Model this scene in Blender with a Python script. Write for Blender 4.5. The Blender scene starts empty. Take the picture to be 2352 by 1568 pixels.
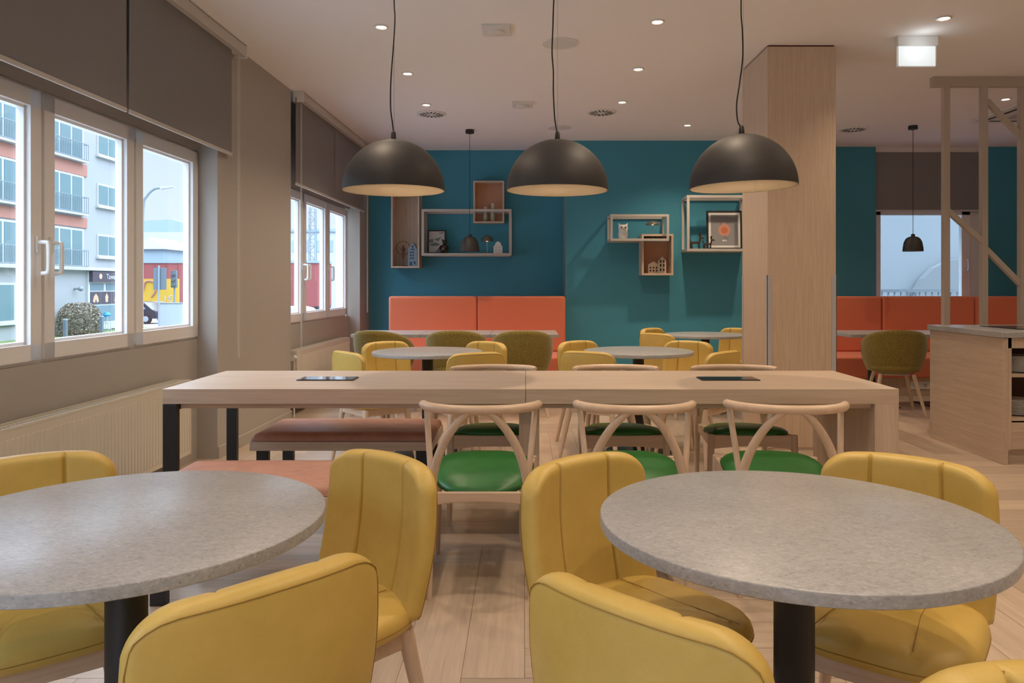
import bpy, bmesh, math, random
from mathutils import Vector, Matrix
C = bpy.context.scene.collection
PI = math.pi
SC = bpy.context.scene

# ------------------------------------------------------------------ camera, world, lights, exposure
F, PX, PY, H = 1757.0, 1205.0, 655.0, 1.232      # focal length in pixels, principal point, eye height
cam_d = bpy.data.cameras.new('camera'); cam = bpy.data.objects.new('camera', cam_d); C.objects.link(cam)
cam.location = (0, 0, H); cam.rotation_euler = (PI/2, 0, 0)
cam_d.sensor_width = 36; cam_d.lens = F/2352*36
cam_d.shift_x = -(PX-1176)/2352; cam_d.shift_y = -(784-PY)/2352
cam_d.clip_start = .05; cam_d.clip_end = 400
SC.camera = cam
SC.view_settings.view_transform = 'Standard'; SC.view_settings.look = 'None'
SC.view_settings.gamma = 1; SC.view_settings.exposure = 0.15
try: SC.view_settings.use_curve_mapping = False
except Exception: pass
SC.cycles.use_denoising = True
SC.cycles.max_bounces = 8; SC.cycles.diffuse_bounces = 5; SC.cycles.glossy_bounces = 3
SC.cycles.transparent_max_bounces = 12; SC.cycles.sample_clamp_indirect = 4

w = bpy.data.worlds.new('overcast_sky'); SC.world = w; w.use_nodes = True
nt = w.node_tree; bg = nt.nodes['Background']
tc = nt.nodes.new('ShaderNodeTexCoord'); sep = nt.nodes.new('ShaderNodeSeparateXYZ'); cr = nt.nodes.new('ShaderNodeValToRGB')
nz = nt.nodes.new('ShaderNodeTexNoise'); nz.inputs['Scale'].default_value = 3.0; nz.inputs['Detail'].default_value = 4
ad = nt.nodes.new('ShaderNodeMath'); ad.operation = 'MULTIPLY_ADD'; ad.inputs[1].default_value = .22
nt.links.new(tc.outputs['Generated'], sep.inputs[0]); nt.links.new(tc.outputs['Generated'], nz.inputs['Vector'])
nt.links.new(nz.outputs['Fac'], ad.inputs[0]); nt.links.new(sep.outputs['Z'], ad.inputs[2]); nt.links.new(ad.outputs[0], cr.inputs[0])
cr.color_ramp.elements[0].position = .08; cr.color_ramp.elements[0].color = (.80, .88, .95, 1)
cr.color_ramp.elements[1].position = .38; cr.color_ramp.elements[1].color = (.60, .74, .92, 1)
nt.links.new(cr.outputs[0], bg.inputs[0])
zr = nt.nodes.new('ShaderNodeMapRange'); zr.interpolation_type = 'SMOOTHSTEP'      # overhead sky raised well past a real overcast, for more daylight indoors
zr.inputs[1].default_value = .20; zr.inputs[2].default_value = .55; zr.inputs[3].default_value = 1.22; zr.inputs[4].default_value = 9.5
nt.links.new(sep.outputs['Z'], zr.inputs[0]); nt.links.new(zr.outputs[0], bg.inputs[1])
sun_d = bpy.data.lights.new('cloudy_sun', 'SUN'); sun_d.energy = .15; sun_d.angle = math.radians(40); sun_d.color = (.95, .97, 1)
sun = bpy.data.objects.new('cloudy_sun', sun_d); C.objects.link(sun); sun.rotation_euler = Vector((-.62, .35, -.7)).to_track_quat('-Z', 'Y').to_euler()
DOWN_W, DOME_W, SMALL_W = 43.0, 19.0, 1.6
WARM = (1.0, .77, .55)

def P(x, y, Y): return Vector(((x-PX)*Y/F, Y, H-(y-PY)*Y/F))
CEIL = 3.026
def onceil(x, y):
    Y = F*(CEIL-H)/(PY-y); return ((x-PX)*Y/F, Y)

# ------------------------------------------------------------------ materials
def nodes(name):
    m = bpy.data.materials.new(name); m.use_nodes = True
    return m, m.node_tree, m.node_tree.nodes['Principled BSDF']
def mat(name, col, rough=.5, metal=0, spec=.5, emit=None, es=0, bump=None, bscale=200, sheen=0):
    m, t, b = nodes(name)
    b.inputs['Base Color'].default_value = (*col, 1); b.inputs['Roughness'].default_value = rough
    b.inputs['Metallic'].default_value = metal; b.inputs['Specular IOR Level'].default_value = spec
    if sheen: b.inputs['Sheen Weight'].default_value = sheen
    if emit: b.inputs['Emission Color'].default_value = (*emit, 1); b.inputs['Emission Strength'].default_value = es
    if bump:
        c = t.nodes.new('ShaderNodeTexCoord'); n = t.nodes.new('ShaderNodeTexNoise'); n.inputs['Scale'].default_value = bscale
        n.inputs['Detail'].default_value = 3
        bp = t.nodes.new('ShaderNodeBump'); bp.inputs['Strength'].default_value = bump; bp.inputs['Distance'].default_value = .002
        t.links.new(c.outputs['Object'], n.inputs['Vector']); t.links.new(n.outputs['Fac'], bp.inputs['Height'])
        t.links.new(bp.outputs[0], b.inputs['Normal'])
    return m
def varied(name, c1, c2, scale=(1, 1, 1), nscale=10, detail=6, rough=.5, lo=.35, hi=.65, bump=.1, spec=.5, sheen=0, rough2=None, dist=.002, distort=0):
    m, t, b = nodes(name)
    c = t.nodes.new('ShaderNodeTexCoord'); mp = t.nodes.new('ShaderNodeMapping'); mp.inputs['Scale'].default_value = scale
    n = t.nodes.new('ShaderNodeTexNoise'); n.inputs['Scale'].default_value = nscale; n.inputs['Detail'].default_value = detail
    n.inputs['Roughness'].default_value = .65; n.inputs['Distortion'].default_value = distort
    r = t.nodes.new('ShaderNodeValToRGB'); e = r.color_ramp.elements
    e[0].position = lo; e[0].color = (*c1, 1); e[1].position = hi; e[1].color = (*c2, 1)
    t.links.new(c.outputs['Object'], mp.inputs[0]); t.links.new(mp.outputs[0], n.inputs['Vector'])
    t.links.new(n.outputs['Fac'], r.inputs[0]); t.links.new(r.outputs[0], b.inputs['Base Color'])
    b.inputs['Roughness'].default_value = rough; b.inputs['Specular IOR Level'].default_value = spec
    if sheen: b.inputs['Sheen Weight'].default_value = sheen
    if bump:
        bp = t.nodes.new('ShaderNodeBump'); bp.inputs['Strength'].default_value = bump; bp.inputs['Distance'].default_value = dist
        t.links.new(n.outputs['Fac'], bp.inputs['Height']); t.links.new(bp.outputs[0], b.inputs['Normal'])
    return m
def wood(name, c1, c2, axis='X', rough=.42, fine=1.0):
    s = {'X': (.35, 9, 9), 'Y': (9, .35, 9), 'Z': (9, 9, .35)}[axis]
    s = tuple(v*fine for v in s)
    m, t, b = nodes(name)
    c = t.nodes.new('ShaderNodeTexCoord'); mp = t.nodes.new('ShaderNodeMapping'); mp.inputs['Scale'].default_value = s
    n = t.nodes.new('ShaderNodeTexNoise'); n.inputs['Scale'].default_value = 4; n.inputs['Detail'].default_value = 8; n.inputs['Roughness'].default_value = .7
    n2 = t.nodes.new('ShaderNodeTexNoise'); n2.inputs['Scale'].default_value = 22; n2.inputs['Detail'].default_value = 3
    mx = t.nodes.new('ShaderNodeMath'); mx.operation = 'MULTIPLY_ADD'; mx.inputs[1].default_value = .35
    r = t.nodes.new('ShaderNodeValToRGB'); e = r.color_ramp.elements
    e[0].position = .42; e[0].color = (*c1, 1); e[1].position = .88; e[1].color = (*c2, 1)
    t.links.new(c.outputs['Object'], mp.inputs[0]); t.links.new(mp.outputs[0], n.inputs['Vector']); t.links.new(mp.outputs[0], n2.inputs['Vector'])
    t.links.new(n2.outputs['Fac'], mx.inputs[0]); t.links.new(n.outputs['Fac'], mx.inputs[2]); t.links.new(mx.outputs[0], r.inputs[0])
    t.links.new(r.outputs[0], b.inputs['Base Color']); b.inputs['Roughness'].default_value = rough
    bp = t.nodes.new('ShaderNodeBump'); bp.inputs['Strength'].default_value = .08; bp.inputs['Distance'].default_value = .002
    t.links.new(mx.outputs[0], bp.inputs['Height']); t.links.new(bp.outputs[0], b.inputs['Normal'])
    return m
def stone(name):
    m, t, b = nodes(name); N = t.nodes.new; L = t.links.new
    c = N('ShaderNodeTexCoord'); mp = N('ShaderNodeMapping'); mp.inputs['Scale'].default_value = (1, 1.7, 1.7); mp.inputs['Rotation'].default_value = (0, 0, .25)
    L(c.outputs['Object'], mp.inputs[0])
    v = N('ShaderNodeTexVoronoi'); v.inputs['Scale'].default_value = 170; v.inputs['Randomness'].default_value = 1
    n = N('ShaderNodeTexNoise'); n.inputs['Scale'].default_value = 60; n.inputs['Detail'].default_value = 6; n.inputs['Roughness'].default_value = .75
    n2 = N('ShaderNodeTexNoise'); n2.inputs['Scale'].default_value = 3; n2.inputs['Detail'].default_value = 3
    L(mp.outputs[0], v.inputs['Vector']); L(mp.outputs[0], n.inputs['Vector']); L(mp.outputs[0], n2.inputs['Vector'])
    sp = N('ShaderNodeSeparateColor'); L(v.outputs['Color'], sp.inputs[0])
    r = N('ShaderNodeValToRGB'); e = r.color_ramp.elements
    e[0].position = .0; e[0].color = (.17, .175, .18, 1); e[1].position = 1; e[1].color = (.64, .64, .63, 1)
    k = r.color_ramp.elements.new(.12); k.color = (.385, .385, .385, 1)
    k = r.color_ramp.elements.new(.85); k.color = (.455, .455, .455, 1)
    L(sp.outputs[0], r.inputs[0])
    r2 = N('ShaderNodeValToRGB'); e = r2.color_ramp.elements
    e[0].position = .3; e[0].color = (.29, .29, .295, 1); e[1].position = .7; e[1].color = (.54, .54, .54, 1); L(n.outputs['Fac'], r2.inputs[0])
    mx = N('ShaderNodeMix'); mx.data_type = 'RGBA'; mx.inputs[0].default_value = .6; L(r.outputs[0], mx.inputs[6]); L(r2.outputs[0], mx.inputs[7])
    r3 = N('ShaderNodeMapRange'); r3.inputs[1].default_value = .3; r3.inputs[2].default_value = .7; r3.inputs[3].default_value = .92; r3.inputs[4].default_value = 1.08
    L(n2.outputs['Fac'], r3.inputs[0])
    hs = N('ShaderNodeHueSaturation'); L(mx.outputs[2], hs.inputs['Color']); L(r3.outputs[0], hs.inputs['Value'])
    L(hs.outputs[0], b.inputs['Base Color']); b.inputs['Roughness'].default_value = .28
    bp = N('ShaderNodeBump'); bp.inputs['Strength'].default_value = .12; bp.inputs['Distance'].default_value = .001
    L(n.outputs['Fac'], bp.inputs['Height']); L(bp.outputs[0], b.inputs['Normal'])
    return m
def glass(name, refl=.07, tint=(.97, .985, 1)):
    m = bpy.data.materials.new(name); m.use_nodes = True; t = m.node_tree; t.nodes.clear()
    o = t.nodes.new('ShaderNodeOutputMaterial'); a = t.nodes.new('ShaderNodeBsdfTransparent'); g = t.nodes.new('ShaderNodeBsdfGlossy')
    a.inputs[0].default_value = (*tint, 1); g.inputs['Roughness'].default_value = .02
    mx = t.nodes.new('ShaderNodeMixShader'); mx.inputs[0].default_value = refl
    t.links.new(a.outputs[0], mx.inputs[1]); t.links.new(g.outputs[0], mx.inputs[2]); t.links.new(mx.outputs[0], o.inputs[0])
    return m

OAK1, OAK2 = (.48, .365, .27), (.68, .545, .42)
M = dict(
    wall=mat('warm_white_wall', (.46, .43, .39), .85, bump=.15, bscale=90),
    ceiling=mat('ceiling_paint', (.90, .89, .89), .9),
    teal=mat('teal_wall_paint', (.060, .30, .42), .75, bump=.15, bscale=90),
    white=mat('white_plastic', (.78, .77, .75), .35),
    frame=mat('white_window_frame', (.88, .88, .88), .3),
    outer=mat('white_render', (.78, .78, .76), .9, bump=.4, bscale=25),
    blind=mat('charcoal_blind_fabric', (.26, .255, .26), .9),
    blindbar=mat('blind_metal', (.62, .60, .57), .45),
    oakx=wood('oak_along', OAK1, OAK2, 'X'), oaky=wood('oak_across', OAK1, OAK2, 'Y'), oakz=wood('oak_upright', OAK1, OAK2, 'Z'),
    colz=wood('pale_veneer', (.50, .37, .26), (.68, .53, .39), 'Z', .45, 1.6),
    beech=wood('beech_turned', (.58, .43, .30), (.72, .56, .42), 'Z', .38, 1.3),
    beechx=wood('beech_rail', (.60, .43, .29), (.74, .57, .42), 'X', .35, 1.3),
    stone=stone('grey_terrazzo_laminate'),
    black=mat('black_powder_coat', (.018, .018, .020), .45),
    dome=mat('matt_black_shade', (.036, .034, .033), .55, spec=.5),
    domein=mat('cream_shade_lining', (.80, .70, .55), .6),
    cord=mat('black_cable', (.012, .012, .012), .6),
    steel=mat('brushed_steel', (.55, .55, .56), .35, 1), guard=mat('satin_aluminium', (.56, .56, .58), .35, .25),
    darkglass=mat('dark_glass', (.02, .022, .03), .08),
    yellow=varied('mustard_leather', (.61, .425, .10), (.68, .475, .125), (1, 1, 1), 9, 4, .42, bump=0),
    green=varied('green_leather', (.016, .135, .026), (.022, .165, .034), (1, 1, 1), 9, 4, .38, bump=0),
    tan=varied('tan_leather', (.42, .195, .125), (.51, .245, .16), (1, 1, 1), 14, 5, .45, bump=.3),
    olive=varied('olive_felt', (.17, .125, .016), (.30, .235, .055), (1, 1, 1), 90, 6, .95, bump=.4, sheen=.25),
    orange=varied('coral_fabric', (.66, .175, .090), (.76, .225, .12), (1, 1, 1), 160, 4, .9, bump=.2, sheen=.2),
    seam_crease=mat('dark_seam_and_crease', (.36, .21, .035), .7),  # darker yellow for seam lines, also carries the shade of the panel creases
    screen=mat('beige_painted_screen', (.52, .45, .38), .6),
    pane=glass('window_glass'),
    greyframe=mat('pale_grey_frame', (.50, .48, .44), .5),
    china=mat('white_china', (.80, .79, .76), .25),
    lampglow=mat('downlight_lens', (1, 1, 1), .5, emit=(1, .86, .68), es=6),
)
def add_fine_bump(m, scale, strength, dist=.0006):
    t = m.node_tree; b = t.nodes['Principled BSDF']; c = t.nodes.new('ShaderNodeTexCoord')
    v = t.nodes.new('ShaderNodeTexVoronoi'); v.inputs['Scale'].default_value = scale; v.feature = 'SMOOTH_F1'
    bp = t.nodes.new('ShaderNodeBump'); bp.inputs['Strength'].default_value = strength; bp.inputs['Distance'].default_value = dist
    t.links.new(c.outputs['Object'], v.inputs['Vector']); t.links.new(v.outputs['Distance'], bp.inputs['Height']); t.links.new(bp.outputs[0], b.inputs['Normal'])
add_fine_bump(M['yellow'], 260, .35); add_fine_bump(M['green'], 260, .3)

# ------------------------------------------------------------------ mesh helpers
class MB:
    def __init__(s): s.v = []; s.f = []
    def hexa(s, p):      # 8 points: bottom four in turn, top four in turn
        n = len(s.v); s.v += [tuple(q) for q in p]
        s.f += [tuple(n+i for i in q) for q in ((3, 2, 1, 0), (4, 5, 6, 7), (0, 1, 5, 4), (1, 2, 6, 5), (2, 3, 7, 6), (3, 0, 4, 7))]; return s
    def box(s, x0, x1, y0, y1, z0, z1):
        return s.hexa([(x0, y0, z0), (x1, y0, z0), (x1, y1, z0), (x0, y1, z0), (x0, y0, z1), (x1, y0, z1), (x1, y1, z1), (x0, y1, z1)])
    def tube(s, path, r, n=12, caps=True, flat=1.0):
        path = [Vector(p) for p in path]; m = len(path); rs = r if isinstance(r, (list, tuple)) else [r]*m
        up = None; base = len(s.v)
        for i, p in enumerate(path):
            d = (path[min(i+1, m-1)]-path[max(i-1, 0)]).normalized()
            if up is None: up = Vector((0, 0, 1)) if abs(d.z) < .9 else Vector((1, 0, 0))
            a = d.cross(up).normalized(); b = a.cross(d).normalized(); up = b
            for k in range(n):
                t = 2*PI*k/n; s.v.append(tuple(p+a*(math.cos(t)*rs[i])+b*(math.sin(t)*rs[i]*flat)))
        for i in range(m-1):
            for k in range(n):
                a0 = base+i*n+k; a1 = base+i*n+(k+1) % n
                s.f.append((a0, a1, a1+n, a0+n))
        if caps: s.f.append(tuple(base+k for k in range(n))[::-1]); s.f.append(tuple(base+(m-1)*n+k for k in range(n)))
        return s
    def cyl(s, p0, p1, r0, r1=None, n=20): return s.tube([p0, p1], [r0, r0 if r1 is None else r1], n)
    def lathe(s, prof, c=(0, 0, 0), n=48, sx=1, sy=1):
        base = len(s.v); m = len(prof)
        for r, z in prof:
            for k in range(n):
                t = 2*PI*k/n; s.v.append((c[0]+r*math.cos(t)*sx, c[1]+r*math.sin(t)*sy, c[2]+z))
        for i in range(m-1):
            for k in range(n):
                a0 = base+i*n+k; a1 = base+i*n+(k+1) % n; s.f.append((a0, a1, a1+n, a0+n))
        if prof[0][0] > 1e-4: s.f.append(tuple(base+k for k in range(n))[::-1])
        if prof[-1][0] > 1e-4: s.f.append(tuple(base+(m-1)*n+k for k in range(n)))
        return s
    def prism(s, poly, a0, a1, axis='Y'):    # poly in the two other axes
        base = len(s.v); n = len(poly)
        for a in (a0, a1):
            for (u, v) in poly:
                s.v.append({'X': (a, u, v), 'Y': (u, a, v), 'Z': (u, v, a)}[axis])
        s.f.append(tuple(base+i for i in range(n))); s.f.append(tuple(base+n+i for i in range(n))[::-1])
        for i in range(n):
            j = (i+1) % n; s.f.append((base+i, base+n+i, base+n+j, base+j))
        return s
    def grid(s, fn, nu, nv, closed_u=False):
        base = len(s.v)
        for j in range(nv):
            for i in range(nu): s.v.append(tuple(fn(i, j)))
        for j in range(nv-1):
            for i in range(nu if closed_u else nu-1):
                i2 = (i+1) % nu; s.f.append((base+j*nu+i, base+j*nu+i2, base+(j+1)*nu+i2, base+(j+1)*nu+i))
        return s
    def ball(s, c, r, n=16, sz=1, sx=1, sy=1):
        return s.lathe([(max(r*math.sin(PI*i/(n//2+2)), 0), -r*sz*math.cos(PI*i/(n//2+2))) for i in range(n//2+3)], c, n, sx, sy)
    def build(s, name, m, parent=None, bevel=0, smooth=35, sub=0, merge=0, seg=2):
        me = bpy.data.meshes.new(name); me.from_pydata(s.v, [], s.f)
        bm = bmesh.new(); bm.from_mesh(me)
        bmesh.ops.remove_doubles(bm, verts=bm.verts, dist=max(merge, 1e-6))
        bmesh.ops.recalc_face_normals(bm, faces=bm.faces); bm.to_mesh(me); bm.free()
        ms = m if isinstance(m, (list, tuple)) else [m]
        for q in ms: me.materials.append(M[q] if isinstance(q, str) else q)
        o = bpy.data.objects.new(name, me); C.objects.link(o)
        if smooth:
            me.polygons.foreach_set('use_smooth', [True]*len(me.polygons)); me.set_sharp_from_angle(angle=math.radians(smooth))
        if parent: o.parent = parent
        if bevel:
            b = o.modifiers.new('edge', 'BEVEL'); b.width = bevel; b.segments = seg; b.limit_method = 'ANGLE'; b.angle_limit = math.radians(35)
        if sub: q = o.modifiers.new('soft', 'SUBSURF'); q.levels = sub; q.render_levels = sub
        return o
def empty(name, loc=(0, 0, 0), rz=0):
    o = bpy.data.objects.new(name, None); C.objects.link(o); o.location = loc; o.rotation_euler = (0, 0, rz); o.empty_display_size = .1; return o
def tag(o, label=None, cat=None, group=None, kind=None):
    if label: o['label'] = label
    if cat: o['category'] = cat
    if group: o['group'] = group
    if kind: o['kind'] = kind
    return o
def kids(o): return [c for c in bpy.data.objects if c.parent == o]
def copy_tree(o, parent=None):
    c = o.copy(); C.objects.link(c); c.parent = parent
    for ch in kids(o): copy_tree(ch, c)
    return c
def struct(o, label=None): o['kind'] = 'structure'; 
def st(o, label=None):
    o['kind'] = 'structure'
    if label: o['label'] = label
    return o
def light(kind, name, loc, energy, col, size=.04, spot=None, blend=.5, direction=None):
    d = bpy.data.lights.new(name, kind); d.energy = energy; d.color = col
    if kind in ('POINT', 'SPOT'): d.shadow_soft_size = size
    if kind == 'SPOT': d.spot_size = math.radians(spot); d.spot_blend = blend
    o = bpy.data.objects.new(name, d); C.objects.link(o); o.location = loc
    return o
def bez(p0, p1, p2, p3, n=12):
    p0, p1, p2, p3 = map(Vector, (p0, p1, p2, p3))
    return [p0*(1-t)**3+p1*3*t*(1-t)**2+p2*3*t*t*(1-t)+p3*t**3 for t in [i/(n-1) for i in range(n)]]
def smooth_path(pts, n=6):
    pts = [Vector(p) for p in pts]; out = []
    for i in range(len(pts)-1):
        a = pts[max(i-1, 0)]; b = pts[i]; c = pts[i+1]; d = pts[min(i+2, len(pts)-1)]
        for k in range(n):
            t = k/n; out.append(.5*((2*b)+(c-a)*t+(2*a-5*b+4*c-d)*t*t+(3*b-3*c+d-a)*t**3))
    out.append(pts[-1]); return out
def text(body, size, name, m, parent, loc, rot, ext=.001):
    c = bpy.data.curves.new(name, 'FONT'); c.body = body; c.size = size; c.extrude = ext; c.align_x = 'CENTER'; c.align_y = 'CENTER'
    t = bpy.data.objects.new(name, c); C.objects.link(t); bpy.context.view_layer.update()
    me = bpy.data.meshes.new_from_object(t.evaluated_get(bpy.context.evaluated_depsgraph_get())); bpy.data.objects.remove(t)
    me.materials.clear(); me.materials.append(M[m] if isinstance(m, str) else m)
    o = bpy.data.objects.new(name, me); C.objects.link(o); o.parent = parent; o.location = loc; o.rotation_euler = rot; return o

# ------------------------------------------------------------------ floor, ceiling and walls
def LX(Y, d=0): return -2.318+.0245*Y+d          # the window wall runs a little askew
def lw(mb, Y0, Y1, d0, d1, z0, z1):               # a block along the window wall
    return mb.hexa([(LX(Y0, d0), Y0, z0), (LX(Y0, d1), Y0, z0), (LX(Y1, d1), Y1, z0), (LX(Y1, d0), Y1, z0),
                    (LX(Y0, d0), Y0, z1), (LX(Y0, d1), Y0, z1), (LX(Y1, d1), Y1, z1), (LX(Y1, d0), Y1, z1)])
YB0, XR, YN, YW, YR = -2.6, 7.0, 10.17, 9.49, 9.91

def floor_mat(name, axis):
    m = wood(name, (.43, .335, .25), (.61, .49, .375), axis, .34, .8); t = m.node_tree; b = t.nodes['Principled BSDF']
    src = b.inputs['Base Color'].links[0].from_socket
    at = t.nodes.new('ShaderNodeAttribute'); at.attribute_name = 'plank_tone'
    hs = t.nodes.new('ShaderNodeHueSaturation'); mr = t.nodes.new('ShaderNodeMapRange')
    mr.inputs[3].default_value = .82; mr.inputs[4].default_value = 1.12
    t.links.new(at.outputs['Fac'], mr.inputs[0]); t.links.new(mr.outputs[0], hs.inputs['Value']); t.links.new(src, hs.inputs['Color'])
    t.links.new(hs.outputs[0], b.inputs['Base Color'])
    # each plank takes its own stretch of grain
    mp = [n for n in t.nodes if n.type == 'MAPPING'][0]; cx = t.nodes.new('ShaderNodeCombineXYZ'); mu = t.nodes.new('ShaderNodeMath'); mu.operation = 'MULTIPLY'; mu.inputs[1].default_value = 37
    t.links.new(at.outputs['Fac'], mu.inputs[0]); t.links.new(mu.outputs[0], cx.inputs[0]); t.links.new(mu.outputs[0], cx.inputs[1]); t.links.new(cx.outputs[0], mp.inputs['Location'])
    return m
def make_floor():
    rnd = random.Random(4); L, W, g = 1.2, .2, .0009; X0, X1, Y0, Y1 = -2.45, XR, YB0, 10.2
    v, f, tone, mi = [], [], [], []
    v += [(X0, Y0, -.0012), (X1, Y0, -.0012), (X1, Y1, -.0012), (X0, Y1, -.0012), (X0, Y0, -.12), (X1, Y0, -.12), (X1, Y1, -.12), (X0, Y1, -.12)]
    for q in ((0, 1, 2, 3), (7, 6, 5, 4), (0, 4, 5, 1), (1, 5, 6, 2), (2, 6, 7, 3), (3, 7, 4, 0)): f.append(q); tone.append(.0); mi.append(2)
    for a in range(-80, 120):
        for b in range(-12, 12):
            ox, oy = a*W+b*2*L, a*W
            for (x0, x1, y0, y1, k) in ((ox, ox+L, oy, oy+W, 0), (ox+L, ox+L+W, oy+W-L, oy+W, 1)):
                x0, x1, y0, y1 = max(x0+g, X0), min(x1-g, X1), max(y0+g, Y0), min(y1-g, Y1)
                if x1-x0 < .01 or y1-y0 < .01: continue
                n = len(v); v += [(x0, y0, 0), (x1, y0, 0), (x1, y1, 0), (x0, y1, 0)]; f.append((n, n+1, n+2, n+3)); tone.append(rnd.random()); mi.append(k)
    me = bpy.data.meshes.new('floor'); me.from_pydata(v, [], f)
    for q in (floor_mat('oak_plank_lengthways', 'X'), floor_mat('oak_plank_crossways', 'Y'), mat('plank_joint', (.20, .14, .09), .8)): me.materials.append(q)
    me.polygons.foreach_set('material_index', mi)
    at = me.attributes.new('plank_tone', 'FLOAT', 'FACE'); at.data.foreach_set('value', tone)
    o = bpy.data.objects.new('floor', me); C.objects.link(o); return st(o, 'light oak plank floor laid in a herringbone')
make_floor()
st(MB().box(-2.75, XR+.2, YB0-.2, 10.45, CEIL, CEIL+.2).build('ceiling', 'ceiling', smooth=0))

WIN1 = (2.90, 5.44); WIN2 = (6.95, 9.56); WIN4 = (-1.9, 1.1)
ZW0, ZW1 = .85, 2.19
REC = -.145; TH = -.30
def left_wall():
    mb = MB(); zs = []
    segs = [(YB0-.2, WIN4[0], 0), (WIN4[1], WIN1[0], 0), (WIN1[1], WIN2[0]+.07, 0), (WIN2[1]+.10, 10.4, 0)]
    for a, b, _ in segs: st(lw(MB(), a, b, -.17, 0, 0, CEIL).build('wall_left', 'wall', smooth=0), 'warm white wall pier beside the windows')
    for a, b in (WIN4, WIN1, (WIN2[0]+.07, WIN2[1]+.10)):
        st(lw(MB(), a+.0, b-.0, -.24, REC, 0, ZW0).build('wall_left', 'wall', smooth=0), 'warm white parapet below a window')
        st(lw(MB(), a+.0, b-.0, -.24, REC, ZW1, CEIL).build('wall_left', 'wall', smooth=0), 'warm white lintel behind the blinds')
left_wall()
# outer skin of the same wall, rendered white, its openings a little wider than the frames
mb = MB()
for a, b in ((YB0-.2, WIN4[0]-.15), (WIN4[1]+.15, WIN1[0]-.15), (WIN1[1]+.16, WIN2[0]-.12), (WIN2[1]+.08, 10.4)): lw(mb, a, b, TH, -.17 if True else 0, -1.3, CEIL+.2)
for a, b in ((WIN4[0]-.15, WIN4[1]+.15), (WIN1[0]-.15, WIN1[1]+.16), (WIN2[0]-.12, WIN2[1]+.08)):
    lw(mb, a, b, TH, -.24, -1.3, ZW0-.03); lw(mb, a, b, TH, -.24, ZW1+.05, CEIL+.2)
st(mb.build('wall_outside', 'outer', smooth=0))
for q, l in (((-2.3, .513, YN, YN+.2, 0, CEIL), 'teal painted wall set back behind the left banquette'), ((.513, 3.3, YW, YN+.2, 0, CEIL), 'teal painted wall standing forward, between banquette and column'),
             ((3.3, 4.55, YR, YN+.2, 0, CEIL), 'dark teal wall right of the column'), ((6.0, XR+.2, YR, YN+.2, 0, CEIL), 'dark teal wall right of the back window'),
             ((4.55, 6.0, YR+.12, YN+.2, 0, .95), 'parapet below the back window'), ((4.55, 6.0, YR+.12, YN+.2, 2.25, CEIL), 'lintel above the back window')):
    st(MB().box(*q).build('wall_back', 'teal', smooth=0), l)
st(MB().box(XR, XR+.2, YB0-.2, 10.4, 0, CEIL).build('wall_right', 'wall', smooth=0))
for q in ((-2.6, -2.0, YB0-.2, YB0, 0, CEIL), (-.56, XR, YB0-.2, YB0, 0, CEIL), (-2.0, -.56, YB0-.2, YB0, 2.75, CEIL), (-2.0, -.56, YB0-.2, YB0, 0, .25)): st(MB().box(*q).build('wall_front', 'wall', smooth=0))
w5 = st(empty('added_window_5', (-2.0, YB0-.1, .25)), 'large added window behind the viewpoint, out of view')  # unseen window added behind the viewpoint to bring in cool daylight
mb = MB()
for x in (0, 1.38): mb.box(x, x+.06, -.03, .03, 0, 2.5)
mb.box(.06, 1.38, -.03, .03, 0, .06); mb.box(.06, 1.38, -.03, .03, 2.44, 2.5); mb.build('window_frame', 'frame', w5)
for x in (0,): MB().box(x+.06, x+1.38, -.004, .004, .06, 2.44).build('pane', 'pane', w5, smooth=0)
mb = MB(); lw(mb, WIN1[1]+.0, WIN2[0]+.07, 0, .014, 0, .085); st(mb.build('baseboard_left', 'wall', bevel=.003))
mb = MB().box(.53, 3.28, YW-.014, YW, 0, .085); st(mb.build('baseboard_back', 'teal', bevel=.003))
mb = MB().box(.5105, .513, YW-.002, YW+.0, 0, CEIL); st(mb.box(.509, .5135, YW-.0035, YN, 0, CEIL).build('lit_wall_side', mat('lit_side_teal', (.18, .30, .33), .6), smooth=0))  # forward wall's left side face, its lit look put into a paler colour
# window sill strips inside the niches and under the frames

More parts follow.
